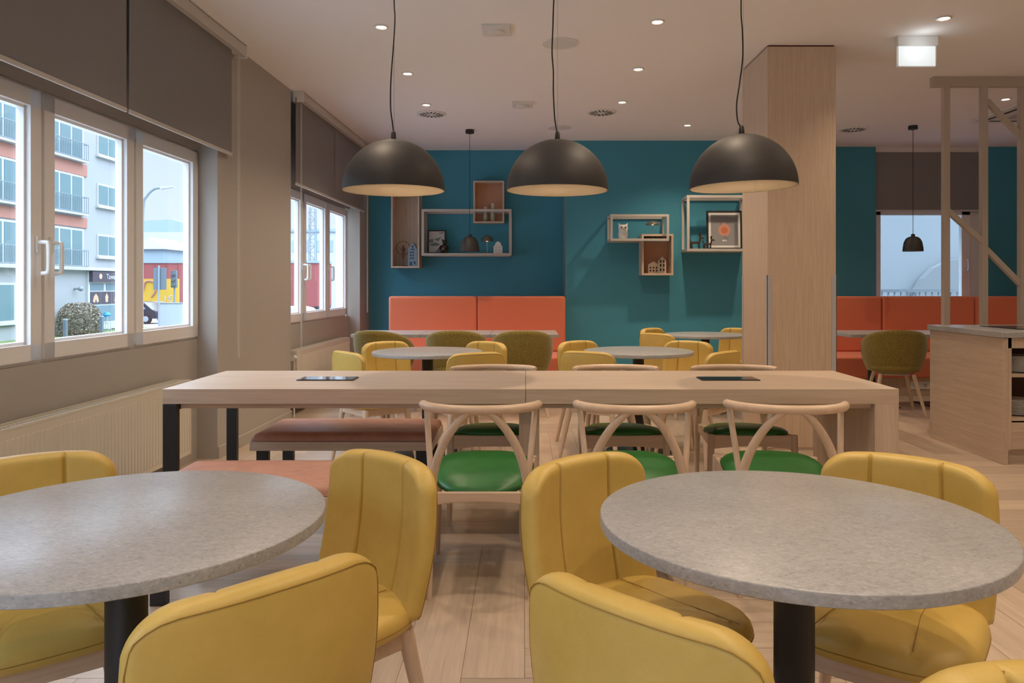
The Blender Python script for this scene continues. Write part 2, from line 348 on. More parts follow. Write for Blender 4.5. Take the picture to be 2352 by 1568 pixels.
# ------------------------------------------------------------------ windows
def handle_mesh(mb, y, d, z, s=1):
    mb.hexa([(LX(y, d), y-.014, z+.02), (LX(y, d+.012), y-.014, z+.02), (LX(y, d+.012), y+.014, z+.02), (LX(y, d), y+.014, z+.02),
             (LX(y, d), y-.014, z+.10), (LX(y, d+.012), y-.014, z+.10), (LX(y, d+.012), y+.014, z+.10), (LX(y, d), y+.014, z+.10)])
    X = LX(y, d)
    mb.tube(smooth_path([(X+.005, y, z+.07), (X+.045, y, z+.07), (X+.058, y, z+.055), (X+.058, y, z-.06), (X+.048, y, z-.078), (X+.025, y, z-.08)], 4), .0105, 10)
def left_window(name, Y0, Y1, n, handles, label):
    r = st(empty(name, (0, 0, 0)), label)
    mb = MB(); a, b = REC-.07, REC-.012
    lw(mb, Y0, Y1, a, b, ZW0, ZW0+.035); lw(mb, Y0, Y1, a, b, ZW1-.035, ZW1); ed = [Y0+(Y1-Y0)*i/n for i in range(n+1)]
    lw(mb, Y0, Y0+.035, a, b, ZW0, ZW1); lw(mb, Y1-.035, Y1, a, b, ZW0, ZW1)
    for e in ed[1:-1]: lw(mb, e-.02, e+.02, a, b, ZW0, ZW1)
    mb.build('window_frame', 'frame', r, bevel=.004)
    for i in range(n):
        y0, y1 = ed[i]+.012, ed[i+1]-.012; z0, z1 = ZW0+.02, ZW1-.02; sw = .078; c0, c1 = REC-.05, REC+.012
        s = MB()
        lw(s, y0, y1, c0, c1, z0, z0+sw); lw(s, y0, y1, c0, c1, z1-sw, z1); lw(s, y0, y0+sw, c0, c1, z0, z1); lw(s, y1-sw, y1, c0, c1, z0, z1)
        q = sw+.014; e0, e1 = REC-.05, REC-.012                       # glazing bead, a step lower
        lw(s, y0+sw, y1-sw, e0, e1, z0+sw, z0+q); lw(s, y0+sw, y1-sw, e0, e1, z1-q, z1-sw); lw(s, y0+sw, y0+q, e0, e1, z0+sw, z1-sw); lw(s, y1-q, y1-sw, e0, e1, z0+sw, z1-sw)
        so = s.build('sash', 'frame', r, bevel=.003)
        p = MB(); lw(p, y0+sw+.005, y1-sw-.005, REC-.036, REC-.030, z0+sw+.005, z1-sw-.005); p.build('pane', 'pane', so, smooth=0)
        for hy in handles:
            if y0 < hy < y1: h = MB(); handle_mesh(h, hy, REC+.012, 1.37); h.build('handle', mat('white_handle', (.85, .84, .80), .3), so)
    return r
left_window('window_1', WIN1[0], WIN1[1], 3, [3.70, 3.80], 'near white window of three sashes')
left_window('window_2', WIN2[0], WIN2[1], 3, [7.77, 7.87, 8.73], 'far white window of three sashes beside the teal wall')
left_window('window_4', WIN4[0], WIN4[1], 3, [], 'white window behind the viewpoint')
# back window on the right
r = st(empty('window_3'), 'white window above the orange banquette')
mb = MB(); X0, X1, yw = 4.57, 5.98, YR+.12
mb.box(X0, X1, yw, yw+.07, .95, 1.0); mb.box(X0, X1, yw, yw+.07, 2.2, 2.25); mb.box(X0, X0+.05, yw, yw+.07, .95, 2.25); mb.box(X1-.16, X1, yw, yw+.07, .95, 2.25)
mb.build('window_frame', 'frame', r, bevel=.004)
s = MB(); a0, a1, z0, z1 = X0+.03, X1-.15, .98, 2.22
s.box(a0, a1, yw-.02, yw+.05, z0, z0+.07); s.box(a0, a1, yw-.02, yw+.05, z1-.07, z1); s.box(a0, a0+.06, yw-.02, yw+.05, z0, z1); s.box(a1-.11, a1, yw-.02, yw+.05, z0, z1)
so = s.build('sash', 'frame', r, bevel=.003); MB().box(a0+.05, a1-.1, yw+.01, yw+.016, z0+.05, z1-.05).build('pane', 'pane', so, smooth=0)
MB().tube(smooth_path([(a1-.05, yw-.02, 1.56), (a1-.05, yw-.06, 1.56), (a1-.05, yw-.07, 1.54), (a1-.05, yw-.07, 1.45), (a1-.05, yw-.05, 1.43)], 4), .009, 8).build('handle', 'white', so)

# ------------------------------------------------------------------ blinds
def left_blind(Y0, Y1, zb, label, chains, d=.035):
    r = empty('roller_blind', (LX(Y0, d), Y0, 0)); o = Vector((LX(Y0, d), Y0, 0))
    def L(mb): mb.v = [tuple(Vector(p)-o) for p in mb.v]; return mb
    mb = MB(); lw(mb, Y0, Y1, .0+d, .002+d, zb+.012, CEIL-.06); L(mb).build('fabric', 'blind', r, smooth=0)
    mb = MB(); lw(mb, Y0, Y1, d-.005, d+.008, zb-.012, zb+.012); L(mb).build('bottom_bar', 'blindbar', r, bevel=.003)
    for (cy, zt, zl) in chains:
        mb = MB()
        for k in (-.016, .016): mb.tube([(LX(cy, d+.03), cy+k, zt), (LX(cy, d+.03), cy+k, zl)], .0022, 6)
        mb.tube([(LX(cy, d+.03), cy+.016*math.cos(t), zl+.016*math.sin(t)) for t in [PI+PI*i/8 for i in range(9)]], .0022, 6)
        L(mb).build('pull_chain', 'white', r)
    return tag(r, label, 'blind', 'roller blinds above the windows')
def cassette(Y0, Y1, label):
    o = Vector((LX(Y0), Y0, CEIL)); mb = MB(); mb2 = MB()
    lw(mb, Y0, Y1, .0, .085, CEIL-.072, CEIL); lw(mb, Y0, Y1, .085, .10, CEIL-.085, CEIL-.012); r = empty('blind_cassette', o)
    mb.v = [tuple(Vector(p)-o) for p in mb.v]; mb.build('housing', 'blindbar', r, bevel=.004)
    for y in (Y0, Y1):
        mb2 = lw(MB(), y-.006, y+.006, -.0, .104, CEIL-.10, CEIL); mb2.v = [tuple(Vector(p)-o) for p in mb2.v]; mb2.build('end_cap', 'white', r, bevel=.004)
    return tag(r, label, 'blind housing')
cassette(2.85, 5.72, 'beige blind housing at the ceiling above the near window')
cassette(7.08, 9.80, 'beige blind housing at the ceiling above the far window')
cassette(-1.95, 1.15, 'beige blind housing behind the viewpoint')
left_blind(4.215, 5.60, 2.19, 'charcoal roller blind over the near window, the part next to the bare pier', [(5.66, CEIL-.08, .72)])
left_blind(2.87, 4.185, 2.19, 'charcoal roller blind over the near window, cut by the left picture edge', [])
left_blind(7.05, 8.355, 2.17, 'charcoal roller blind over the far window, the part nearer the pier', [(7.12, CEIL-.10, .35)])
left_blind(8.375, 9.72, 2.17, 'charcoal roller blind over the far window, the part next to the teal wall', [(9.79, CEIL-.08, .9)])
left_blind(-1.93, -.36, 2.19, 'charcoal roller blind behind the viewpoint, farther half', [])
left_blind(-.33, 1.13, 2.19, 'charcoal roller blind behind the viewpoint, nearer half', [])
r = empty('roller_blind', (4.55, YR+.04, 0)); MB().box(.0, 1.44, .0, .002, 2.21, CEIL-.06).build('fabric', 'blind', r, smooth=0)
MB().box(-.02, 1.45, -.03, .04, CEIL-.065, CEIL).build('housing', 'white', r, bevel=.004); MB().box(.0, 1.44, -.006, .006, 2.19, 2.215).build('bottom_bar', 'blindbar', r, bevel=.003)
tag(r, 'charcoal roller blind on the teal wall above the right-hand orange banquette', 'blind', 'roller blinds above the windows')

# ------------------------------------------------------------------ radiators
def radiator(Y0, Y1, z0, z1, label, valve=False):
    o = Vector((LX(Y0), Y0, 0)); r = empty('radiator', o); d0, d1 = -.115, -.005
    def L(mb): mb.v = [tuple(Vector(p)-o) for p in mb.v]; return mb
    mb = MB(); lw(mb, Y0, Y1, d0+.01, d0+.03, z0, z1-.01); n = int((Y1-Y0)/.0333)
    lw(mb, Y0, Y1, d1-.02, d1-.003, z0, z1-.01)
    for i in range(n):
        y = Y0+(i+.5)*(Y1-Y0)/n; lw(mb, y-.010, y+.010, d1-.008, d1, z0+.03, z1-.05)
    L(mb).build('panel', 'radiator', r, bevel=.003)
    g = MB(); m = int((Y1-Y0)/.028)
    for i in range(m+1):
        y = Y0+i*(Y1-Y0)/m; lw(g, y-.0045, y+.0045, d0+.005, d1-.004, z1-.012, z1)
    for d in (d0, (d0+d1)/2-.003, d1-.010): lw(g, Y0, Y1, d, d+.008, z1-.012, z1+.001)
    L(g).build('top_grille', 'radiator', r)
    for y in (Y0-.002, Y1+.001): L(lw(MB(), y-.001, y+.001, d0, d1, z0, z1)).build('side_cover', 'radiator', r, bevel=.0005)
    for y in (Y0+.25, Y1-.25): L(lw(MB(), y-.02, y+.02, REC, d0+.02, z0+.1, z1-.1)).build('bracket', 'radiator', r)
    if valve:
        v = MB(); X = LX(Y0, -.02); v.cyl((X, Y0-.09, z1-.06), (X, Y0-.015, z1-.06), .025, .022); v.cyl((X, Y0-.03, z1-.06), (X, Y0, z1-.06), .012); v.build('thermostat_valve', 'white', None).parent = r
        v = bpy.data.objects[[c.name for c in kids(r) if c.name.startswith('thermostat_valve')][0]]
        for q in v.data.vertices: q.co = q.co-o
        p = MB(); p.cyl((X, Y0-.05, 0), (X, Y0-.05, z1-.06), .008); L(p).build('pipe', 'white', r)
    return tag(r, label, 'radiator', 'white panel radiators under the windows')
M['radiator'] = mat('cream_radiator_enamel', (.72, .67, .56), .35)
radiator(3.0, 5.05, .12, .61, 'cream panel radiator under the near window at the left edge')
radiator(7.22, 9.18, .12, .61, 'cream panel radiator with a round valve under the far window', True)

# ------------------------------------------------------------------ column and ceiling fittings
CX0, CX1, CY0, CY1 = 1.813, 2.324, 5.71, 6.37
r = st(empty('column', (CX0, CY0, 0)), 'square column clad in pale wood veneer')
MB().box(0, CX1-CX0, 0, CY1-CY0, .02, CEIL-.012).build('cladding', 'colz', r, bevel=.003)
MB().box(.006, CX1-CX0-.006, .006, CY1-CY0-.006, 0, .02).build('plinth', 'oakx', r); MB().box(.01, CX1-CX0-.01, .01, CY1-CY0-.01, CEIL-.012, CEIL).build('shadow_gap', mat('dark_red_gap', (.09, .02, .01), .7), r)
for (x, y) in ((0, 0), (CX1-CX0, 0), (0, CY1-CY0)):
    sx = 1 if x == 0 else -1; sy = 1 if y == 0 else -1; g = MB()
    a = (x-.004*sx, x+.032*sx); b = (y-.004*sy, y+.032*sy)
    g.box(min(a), max(a), min(y-.004*sy, y-.0003*sy), max(y-.004*sy, y-.0003*sy), .02, 1.31); g.box(min(x-.004*sx, x-.0003*sx), max(x-.004*sx, x-.0003*sx), min(b), max(b), .02, 1.31)
    g.build('corner_guard', 'guard', r)

def downlight():
    r = empty('downlight', (0, 0, CEIL)); MB().lathe([(.050, -.001), (.050, -.006), (.040, -.009), (.034, -.004), (.034, -.001)], n=32).build('trim_ring', 'white', r)
    MB().lathe([(0, -.0035), (.033, -.0035)], n=24).build('lens', 'lampglow', r); return r
dl = downlight(); first = True
vis = [(876, 61, 'nearest of the left row, beside the left dome lamp cable'), (936, 168, 'middle of the left row'), (979, 240, 'right above the left slotted air vent'),
       (1510, 49, 'nearest of the middle row, towards the column'), (1466, 158, 'middle of the middle row'), (1429, 234, 'beside the slotted vent right of the middle dome lamp'),
       (1579, 287, 'closest to the teal wall'), (2168, 41, 'above the white illuminated sign'), (2310, 227, 'seen through the slatted screen')]
spots = [(*onceil(x, y), 'round recessed ceiling downlight, '+l) for x, y, l in vis]
for X in (-.99, .93, 2.81):
    for Y in (3.95, 2.75, 1.55, .3, -.95):
        spots.append((X, Y, 'round recessed downlight out of view in the %s row, %s' % ({-.99: 'left', .93: 'middle', 2.81: 'right'}[X], {3.95: 'level with the long table', 2.75: 'above the near bench', 1.55: 'above the round tables', .3: 'above the viewpoint', -.95: 'behind the viewpoint'}[Y])))
for X, Y in ((4.63, 5.1), (4.63, 2.8), (4.63, .4), (6.2, 7.4), (6.2, 5.1), (6.2, 2.8), (2.9, 8.6)): spots.append((X, Y, 'round recessed downlight %s, %s' % ('behind the slatted screen' if X < 5 else 'close to the right wall', {7.4: 'near the right banquette', 5.1: 'level with the service counter', 2.8: 'level with the near bench', .4: 'level with the viewpoint'}[Y]) if X > 3 else 'round recessed ceiling downlight hidden behind the wood clad column'))
for i, (X, Y, l) in enumerate(spots):
    o = dl if i == 0 else copy_tree(dl); o.location = (X, Y, CEIL); tag(o, l, 'ceiling light', 'recessed downlights')
    s = light('SPOT', 'downlight_beam', (X, Y, CEIL-.012), DOWN_W*(.7 if X > 4 else .6 if X < 0 and Y < 3.5 else 1.7 if Y > 7 and X < 2.5 else 1.3 if Y > 6 and X < 3 else 1), WARM, .03, 125, .8)
def vent(x, y, label):
    X, Y = onceil(x, y); r = empty('air_vent', (X, Y, CEIL)); R = .155
    MB().lathe([(R, 0), (R, -.006), (R-.012, -.012), (.02, -.012), (0, -.012)], n=48).build('disc', 'white', r)
    s = MB()
    for k in range(16):
        t = 2*PI*k/16+.1; c, q = math.cos(t), math.sin(t); a, b = (.045, .125) if k % 2 else (.075, .125); h = .0065 if k % 4 else .009
        s.hexa([(c*a-q*h, q*a+c*h, -.0135), (c*a+q*h, q*a-c*h, -.0135), (c*b+q*h, q*b-c*h, -.0135), (c*b-q*h, q*b+c*h, -.0135), (c*a-q*h, q*a+c*h, -.011), (c*a+q*h, q*a-c*h, -.011), (c*b+q*h, q*b-c*h, -.011), (c*b-q*h, q*b+c*h, -.011)])
    s.build('slots', mat('dark_slot', (.02, .018, .016), .9), r); tag(r, label, 'air vent', 'round slotted air vents')
vent(991, 261, 'round white slotted air vent behind the left dome lamp cable')
vent(1381, 257, 'round white slotted air vent right of the middle dome lamp cable')
vent(1960, 296, 'round white slotted air vent half hidden by the wooden column')
for x, y, l in ((1140, 66, 'square white ceiling detector plate, the nearer one'), (1200, 238, 'square white ceiling detector plate, the farther one')):
    X, Y = onceil(x, y); r = empty('ceiling_detector', (X, Y, CEIL)); MB().box(-.1, .1, -.1, .1, -.022, 0).build('plate', 'white', r, bevel=.003)
    MB().lathe([(.062, -.022), (.060, -.036), (.045, -.040), (.012, -.040), (.009, -.046), (0, -.047)], n=32).build('sensor', 'white', r); tag(r, l, 'detector', 'square ceiling detectors')
for x, y, l in ((1288, 99, 'flat round white ceiling speaker behind the middle lamp cable'), (1285, 293, 'flat round white ceiling speaker right above the middle dome lamp')):
    X, Y = onceil(x, y); o = MB().lathe([(.137, 0), (.137, -.007), (.130, -.009), (.127, -.006), (0, -.006)], n=48).build('ceiling_speaker', 'white'); o.location = (X, Y, CEIL); tag(o, l, 'speaker', 'round ceiling speakers')
# air conditioner cassette
r = empty('ceiling_air_conditioner', (5.3, 7.85, CEIL)); MB().box(-.46, .46, -.46, .46, -.03, 0).build('panel', 'white', r, bevel=.006)
m = MB()
for a in (-.38, .36): m.box(-.3, .3, a, a+.03, -.033, -.029); m.box(a, a+.03, -.3, .3, -.033, -.029)
m.build('louvre', 'black', r); MB().box(-.24, .24, -.24, .24, -.036, -.029).build('grille', 'greyframe', r, bevel=.003)
tag(r, 'square white ceiling air conditioner seen through the slatted screen', 'air conditioner')
# blank illuminated sign
r = empty('illuminated_sign', (2.83, 5.53, CEIL)); MB().box(-.145, .145, -.03, .03, -.07, 0).build('housing', 'white', r, bevel=.003)
MB().box(-.135, .135, -.010, .010, -.215, -.07).build('light_panel', mat('sign_light_panel', (.8, .85, .85), .4, emit=(.80, .90, .92), es=.5), r, bevel=.002)
MB().box(-.14, .14, -.013, -.0105, -.22, -.213).box(-.14, -.134, -.013, -.0105, -.22, -.07).box(.134, .14, -.013, -.0105, -.22, -.07).build('frame', 'china', r)
tag(r, 'blank white illuminated sign hanging from the ceiling right of the column', 'sign')
light('POINT', 'sign_glow', (2.83, 5.40, CEIL-.1), .3, (.85, .95, 1), .06)

# ------------------------------------------------------------------ pendant lamps
def dome_lamp(X, Y, zr, pts, tilt, label):
    r = empty('dome_pendant_lamp', (X, Y, zr)); R = .262; n = 20
    g = empty('shade_axis') if False else None
    outer = [(R*math.cos(a), R*1.0*math.sin(a)) for a in [i*(PI/2-.03)/n for i in range(n+1)]]
    inner = [((R-.005)*math.cos(a), (R-.005)*math.sin(a)) for a in [i*(PI/2-.03)/n for i in range(n+1)]]
    sh = MB().lathe([inner[0]]+outer+[(0.0, R)], n=64); s = sh.build('shade', 'dome', r, smooth=50)
    li = MB().lathe(inner[:]+[(0, R-.006)], n=64).build('shade_lining', 'domein', r, smooth=50)
    cap = MB().lathe([(.014, R-.003), (.012, R+.035), (.005, R+.045), (0, R+.045)], n=16).build('cord_grip', 'black', r)
    for q in (s, li, cap): q.rotation_euler = (0, tilt, 0)
    base = Vector((X, Y, zr)); top = CEIL-zr
    path = smooth_path([(0, 0, R+.03)]+[tuple(P(x, y, Y)-base) for x, y in pts]+[(pts[-1][2] if len(pts[-1]) > 2 else .0, .0, top)], 6) if False else smooth_path([Vector((0, 0, R+.03))]+[P(x, y, Y)-base for x, y in pts]+[Vector((.0, .0, top))], 6)
    MB().tube(path, .0035, 8).build('power_cable', 'cord', r)
    MB().tube([(0.002, 0, R+.03), (.002, 0, top)], .0010, 6).build('suspension_wire', 'steel', r)
    MB().lathe([(.05, top-.025), (.05, top)], n=24).build('ceiling_rose', 'black', r)
    b = MB().ball((0, 0, .215), .030, 14).build('bulb', mat('warm_bulb', (1, .9, .7), .5, emit=(1, .75, .45), es=3), r)
    light('POINT', 'dome_bulb_light', (X, Y, zr+.155), DOME_W, WARM, .03)
    tag(r, label, 'pendant lamp', 'large black dome lamps over the long table')
LY = 3.94
dome_lamp(-.674, LY, 1.719, [(901, 280), (897, 245), (898, 180), (904, 100), (907, 40), (905, 0)], -.004, 'large matt black dome pendant lamp, leftmost, in front of the far window')
dome_lamp(.168, LY, 1.719, [(1274, 270), (1271, 210), (1271, 165), (1268, 120), (1270, 60), (1272, 0)], .004, 'large matt black dome pendant lamp in the middle, over the table joint')
dome_lamp(1.085, 3.80, 1.719, [(1695, 280), (1692, 240), (1699, 190), (1706, 130), (1705, 70), (1702, 10)], -.025, 'large matt black dome pendant lamp in front of the wooden column')
def bell_lamp(X, Y, zt, zb, R, label):
    r = empty('bell_pendant_lamp', (X, Y, zb)); h = zt-zb
    prof = [(R, 0), (R*.97, h*.25), (R*.88, h*.6), (R*.70, h*.85), (R*.45, h*.97), (R*.22, h)]
    MB().lathe(prof+[(R*.20, h*1.0), (R*.20, h*1.14), (R*.10, h*1.17), (.002, h*1.2), (0, h*1.2)], n=40).build('shade', 'dome', r, smooth=50)
    MB().lathe([(R-.003, .001)]+[(a-.004, b) for a, b in prof[1:]]+[(0, h-.004)], n=40).build('shade_lining', 'domein', r, smooth=60)
    MB().tube([(0, 0, h), (0, 0, CEIL-zb)], .003, 6).build('cable', 'cord', r); MB().lathe([(.05, CEIL-zb-.04), (.05, CEIL-zb), (0, CEIL-zb)], n=24).build('ceiling_rose', 'black', r)
    MB().ball((0, 0, .05), .025, 12).build('bulb', mat('small_warm_bulb', (1, .9, .7), .5, emit=(1, .75, .45), es=3), r)
    light('POINT', 'bell_bulb_light', (X, Y, zb+.03), SMALL_W, WARM, .03); tag(r, label, 'pendant lamp', 'small bell lamps over the banquette tables')
def bl(x, yc, label):
    X, Y = onceil(x, yc); z = lambda y: H-(y-PY)*Y/F
    bell_lamp(X, Y, z(543), z(577), 21*Y/F*1.05, label)
bl(1079, 298, 'small dark bell pendant lamp hanging in front of the left wall shelves')
bl(2097, 289, 'small dark bell pendant lamp hanging in front of the right-hand back window')

# ------------------------------------------------------------------ furniture
def round_table(X, Y, label):
    r = empty('round_table', (X, Y, 0)); R = .402
    MB().lathe([(0, .7245), (R-.004, .7245), (R, .727), (R, .7475), (R-.001, .7493), (R-.003, .75), (0, .75)], n=96).build('tabletop', 'stone', r, smooth=50)
    MB().cyl((0, 0, .012), (0, 0, .717), .041, n=32).build('pedestal', 'black', r); MB().box(-.12, .12, -.12, .12, .7155, .7245).build('mounting_plate', 'black', r)
    MB().lathe([(0, 0), (.24, 0), (.24, .008), (.23, .012), (0, .014)], n=48).build('foot_plate', 'black', r)
    return tag(r, label, 'table', 'round grey speckled tables')
round_table(-.829, 1.593, 'round grey speckled table cut by the left picture edge')
round_table(.561, 1.593, 'round grey speckled table in the lower right, nearest the camera')
round_table(-.713, 5.62, 'round grey speckled table behind the long table, in front of the orange banquette')
round_table(.842, 5.66, 'round grey speckled table behind the long table, left of the column')
round_table(1.786, 7.56, 'round grey speckled table close to the teal wall, partly behind the column')

def yellow_chair():
    r = empty('yellow_chair')
    ZB, ZT, RC = .420, .787, .068
    def hw(z):
        t = (z-ZB)/(ZT-ZB); return .201+.011*math.sin(PI*min(max(t*.85+.08, 0), 1))
    us = [-1, -.988, -.96, -.92, -.86, -.78, -.68, -.58, -.50, -.470, -.453, -.44, -.427, -.41, -.38, -.30, -.15]; us = us+[0]+[-u for u in reversed(us)]
    vs = [0, .012, .035, .07, .13, .22, .32, .44, .56, .68, .78, .86, .92, .96, .985, 1]
    def mid(u, v):
        w0 = .210; x0 = u*w0; e = max(abs(x0)-(w0-RC), 0)/RC
        zt = ZT-RC*(1-math.sqrt(max(1-e*e, 0)))*.95-.012*u*u
        e2 = max(abs(x0)-(w0-.03), 0)/.03; zb = ZB-.008+.03*(1-math.sqrt(max(1-e2*e2, 0)))
        z = zb+(zt-zb)*v; t = (z-ZB)/(ZT-ZB); x = u*hw(z)
        y = -.205-.045*t-.018*math.sin(PI*t)+.060*abs(u)**2.2*(1-.15*t)
        return Vector((x, y, z)), x0, z, zt, zb
    def surf(side):
        def fn(i, j):
            u, v = us[i], vs[j]; p, x0, z, zt, zb = mid(u, v)
            d = min((1-abs(u))*.210, (1-v)*(zt-zb), v*(zt-zb)+.0); Rr = .019
            k = 1-min(d/Rr, 1); h = .0235*math.sqrt(max(1-k*k, 0))
            n = Vector((-.5*u*(1 if True else 0), 1, .05)).normalized()
            if side > 0:
                b = .010*math.sqrt(max(0, 1-(min(abs(u), 1))**2))
                s = abs(abs(u)-.44); b += -.013*math.exp(-(s/.016)**2)+.004*min(s/.2, 1)
                h2 = h+b*(h/.0235)
                return p+n*h2
            return p-n*h*.95
        return fn
    mb = MB(); mb.grid(surf(1), len(us), len(vs)); mb.grid(surf(-1), len(us), len(vs))
    bo = mb.build('backrest', 'yellow', r, smooth=180, merge=.0004, sub=1)
    # seam running round the edge of the back
    nu_, nv_ = len(us), len(vs); fb_, ff_ = surf(-1), surf(1)
    path = [fb_(2, j) for j in range(1, nv_-4)]+[fb_(2, nv_-4)*.5+fb_(3, nv_-3)*.5]+[fb_(i, nv_-3) for i in range(3, nu_-3)]+[fb_(nu_-4, nv_-3)*.5+fb_(nu_-3, nv_-4)*.5]+[fb_(nu_-3, j) for j in range(nv_-4, 0, -1)]
    MB().tube([p+Vector((0, .0004, 0)) for p in path], .0011, 6, caps=False).build('edge_seam', 'seam_crease', bo)
    for q in [k for k, u in enumerate(us) if abs(abs(u)-.44) < 1e-6]:
        MB().tube([ff_(q, j)-Vector((0, .0006, 0)) for j in range(1, nv_-1)], .0013, 6, caps=False).build('panel_seam', 'seam_crease', bo)  # darker tube in each groove, crease shade put into its colour
    # seat pad
    def seat_out(t):     # outline, t 0..1 round
        a = 2*PI*t; c, s = math.cos(a), math.sin(a); q = 3.6
        e = lambda v, n_: math.copysign(abs(v)**(2/n_), v)
        x = .214*e(c, q); y = .214*e(s, q if s < 0 else 2.8)
        x *= 1+.03*(y/.22)
        return x, y
    nt_, rings = 96, [(0, 1), (.3, 1), (.55, 1), (.75, 1), (.87, .98), (.94, .90), (.98, .74), (1.0, .5), (.995, .25), (.97, .08), (.93, 0), (.5, 0), (0, 0)]
    base_z, thick = .398, .064
    def sf(i, j):
        k, hz = rings[j]; x, y = seat_out(i/nt_); x *= k; y *= k
        z = base_z+thick*hz
        if j < 7:
            z += .010*(1-k*k)-.004*math.sin((y+.2)*7)
            s = abs(abs(x)-(.080+.10*max(0, y)*1.2)); z -= .007*math.exp(-(s/.008)**2)*(1 if k > .2 else 1)
        return (x, y+.0, z)
    mb = MB(); mb.grid(sf, nt_, len(rings), closed_u=True); so = mb.build('seat', 'yellow', r, smooth=180, merge=.0002)
    MB().tube([(x*1.001, y*1.001, base_z+thick*.36) for x, y in [seat_out(i/64) for i in range(65)]], .0011, 6, caps=False).build('edge_seam', 'seam_crease', so)
    for sgn in (-1, 1):
        pth = []
        for i in range(14):
            y = -.165+.355*i/13; x = sgn*(.080+.10*max(0, y)*1.2); k = max(abs(x)/.214, abs(y)/.214); pth.append((x, y, base_z+thick-.0005+.010*(1-k*k)-.004*math.sin((y+.2)*7)))
        MB().tube(pth, .0013, 5).build('panel_seam', 'seam_crease', so)
    f = MB(); W0, D0, D1 = .152, -.165, .155
    for y in (D0, D1): f.box(-W0, W0, y-.011, y+.011, .345, .402)
    for x in (-W0, W0): f.box(x-.011, x+.011, D0, D1, .345, .402)
    f.build('seat_frame', 'beechx', r, bevel=.003)
    for sx in (-1, 1):
        for sy in (-1, 1):
            ty = D1 if sy > 0 else D0
            MB().tube([(sx*.222, ty+sy*.050, 0), (sx*.220, ty+sy*.048, .01), (sx*.184, ty+sy*.020, .22), (sx*.155, ty-sy*.004, .392)], [.0115, .0125, .0175, .021], 16).build('leg', 'beech', r)
    return r
def facing(f): return math.atan2(-f[0], f[1])
yc0 = yellow_chair(); used = []
def put(proto, bx, by, f, back, label, cat, group):
    o = proto if proto not in used else copy_tree(proto)
    used.append(proto); n = math.hypot(*f); f = (f[0]/n, f[1]/n)
    o.location = (bx+back*f[0], by+back*f[1], 0); o.rotation_euler = (0, 0, facing(f)); tag(o, label, cat, group); return o
Y = 'yellow upholstered chairs at the round tables'
for bx, by, f, l in [
    (-.352, 2.045, (-.66, -.75), 'mustard yellow leather chair right of the left table, its seamed front in view'),
    (-1.325, 2.03, (.63, -.77), 'mustard yellow leather chair by the radiator, behind the table at the left edge'),
    (-.381, 1.175, (-.72, .69), 'mustard yellow leather chair at the bottom left, its plain back to the camera'),
    (.138, 1.09, (.69, .72), 'mustard yellow leather chair at the bottom centre, plain back to the camera'),
    (.135, 2.017, (.62, -.78), 'mustard yellow leather chair left of the lower right table, seat and seamed back visible'),
    (1.010, 2.017, (-.62, -.78), 'mustard yellow leather chair at the right far side of the lower right table'),
    (.65, .91, (-.10, -1), 'mustard yellow leather chair of which only the top shows in the bottom right corner'),
    (-1.236, 5.20, (.75, .66), 'small yellow chair seen edge-on beside the far radiator'),
    (-1.13, 6.13, (.6, -.8), 'yellow chair left behind the round table in front of the orange banquette'),
    (-.285, 6.13, (-.6, -.8), 'yellow chair right behind the round table in front of the orange banquette'),
    (-.31, 5.12, (-.45, .85), 'yellow chair, back to the camera, before the round table facing the orange banquette'),
    (.411, 5.20, (.50, .85), 'yellow chair, back to the camera, left front of the plain teal wall round table'),
    (.408, 6.2, (.6, -.8), 'yellow chair left behind the round table before the plain teal wall'),
    (1.34, 6.2, (-.55, -.83), 'yellow chair right behind the round table before the plain teal wall, seams in view'),
    (1.39, 5.22, (-.7, .7), 'yellow chair back to the camera, at the foot of the wooden column'),
    (1.22, 7.18, (.75, .66), 'yellow chair back to the camera, at the round table closest to the teal wall'),
    (1.31, 8.05, (.72, -.68), 'yellow chair against the teal wall, left behind the farthest round table'),
    (2.26, 8.05, (-.72, -.68), 'yellow chair against the teal wall, half hidden by the column'),
    (2.34, 7.15, (-.75, .66), 'yellow chair mostly hidden behind the column, front of the farthest round table')]:
    put(yc0, bx, by, f, .25, l, 'chair', Y)

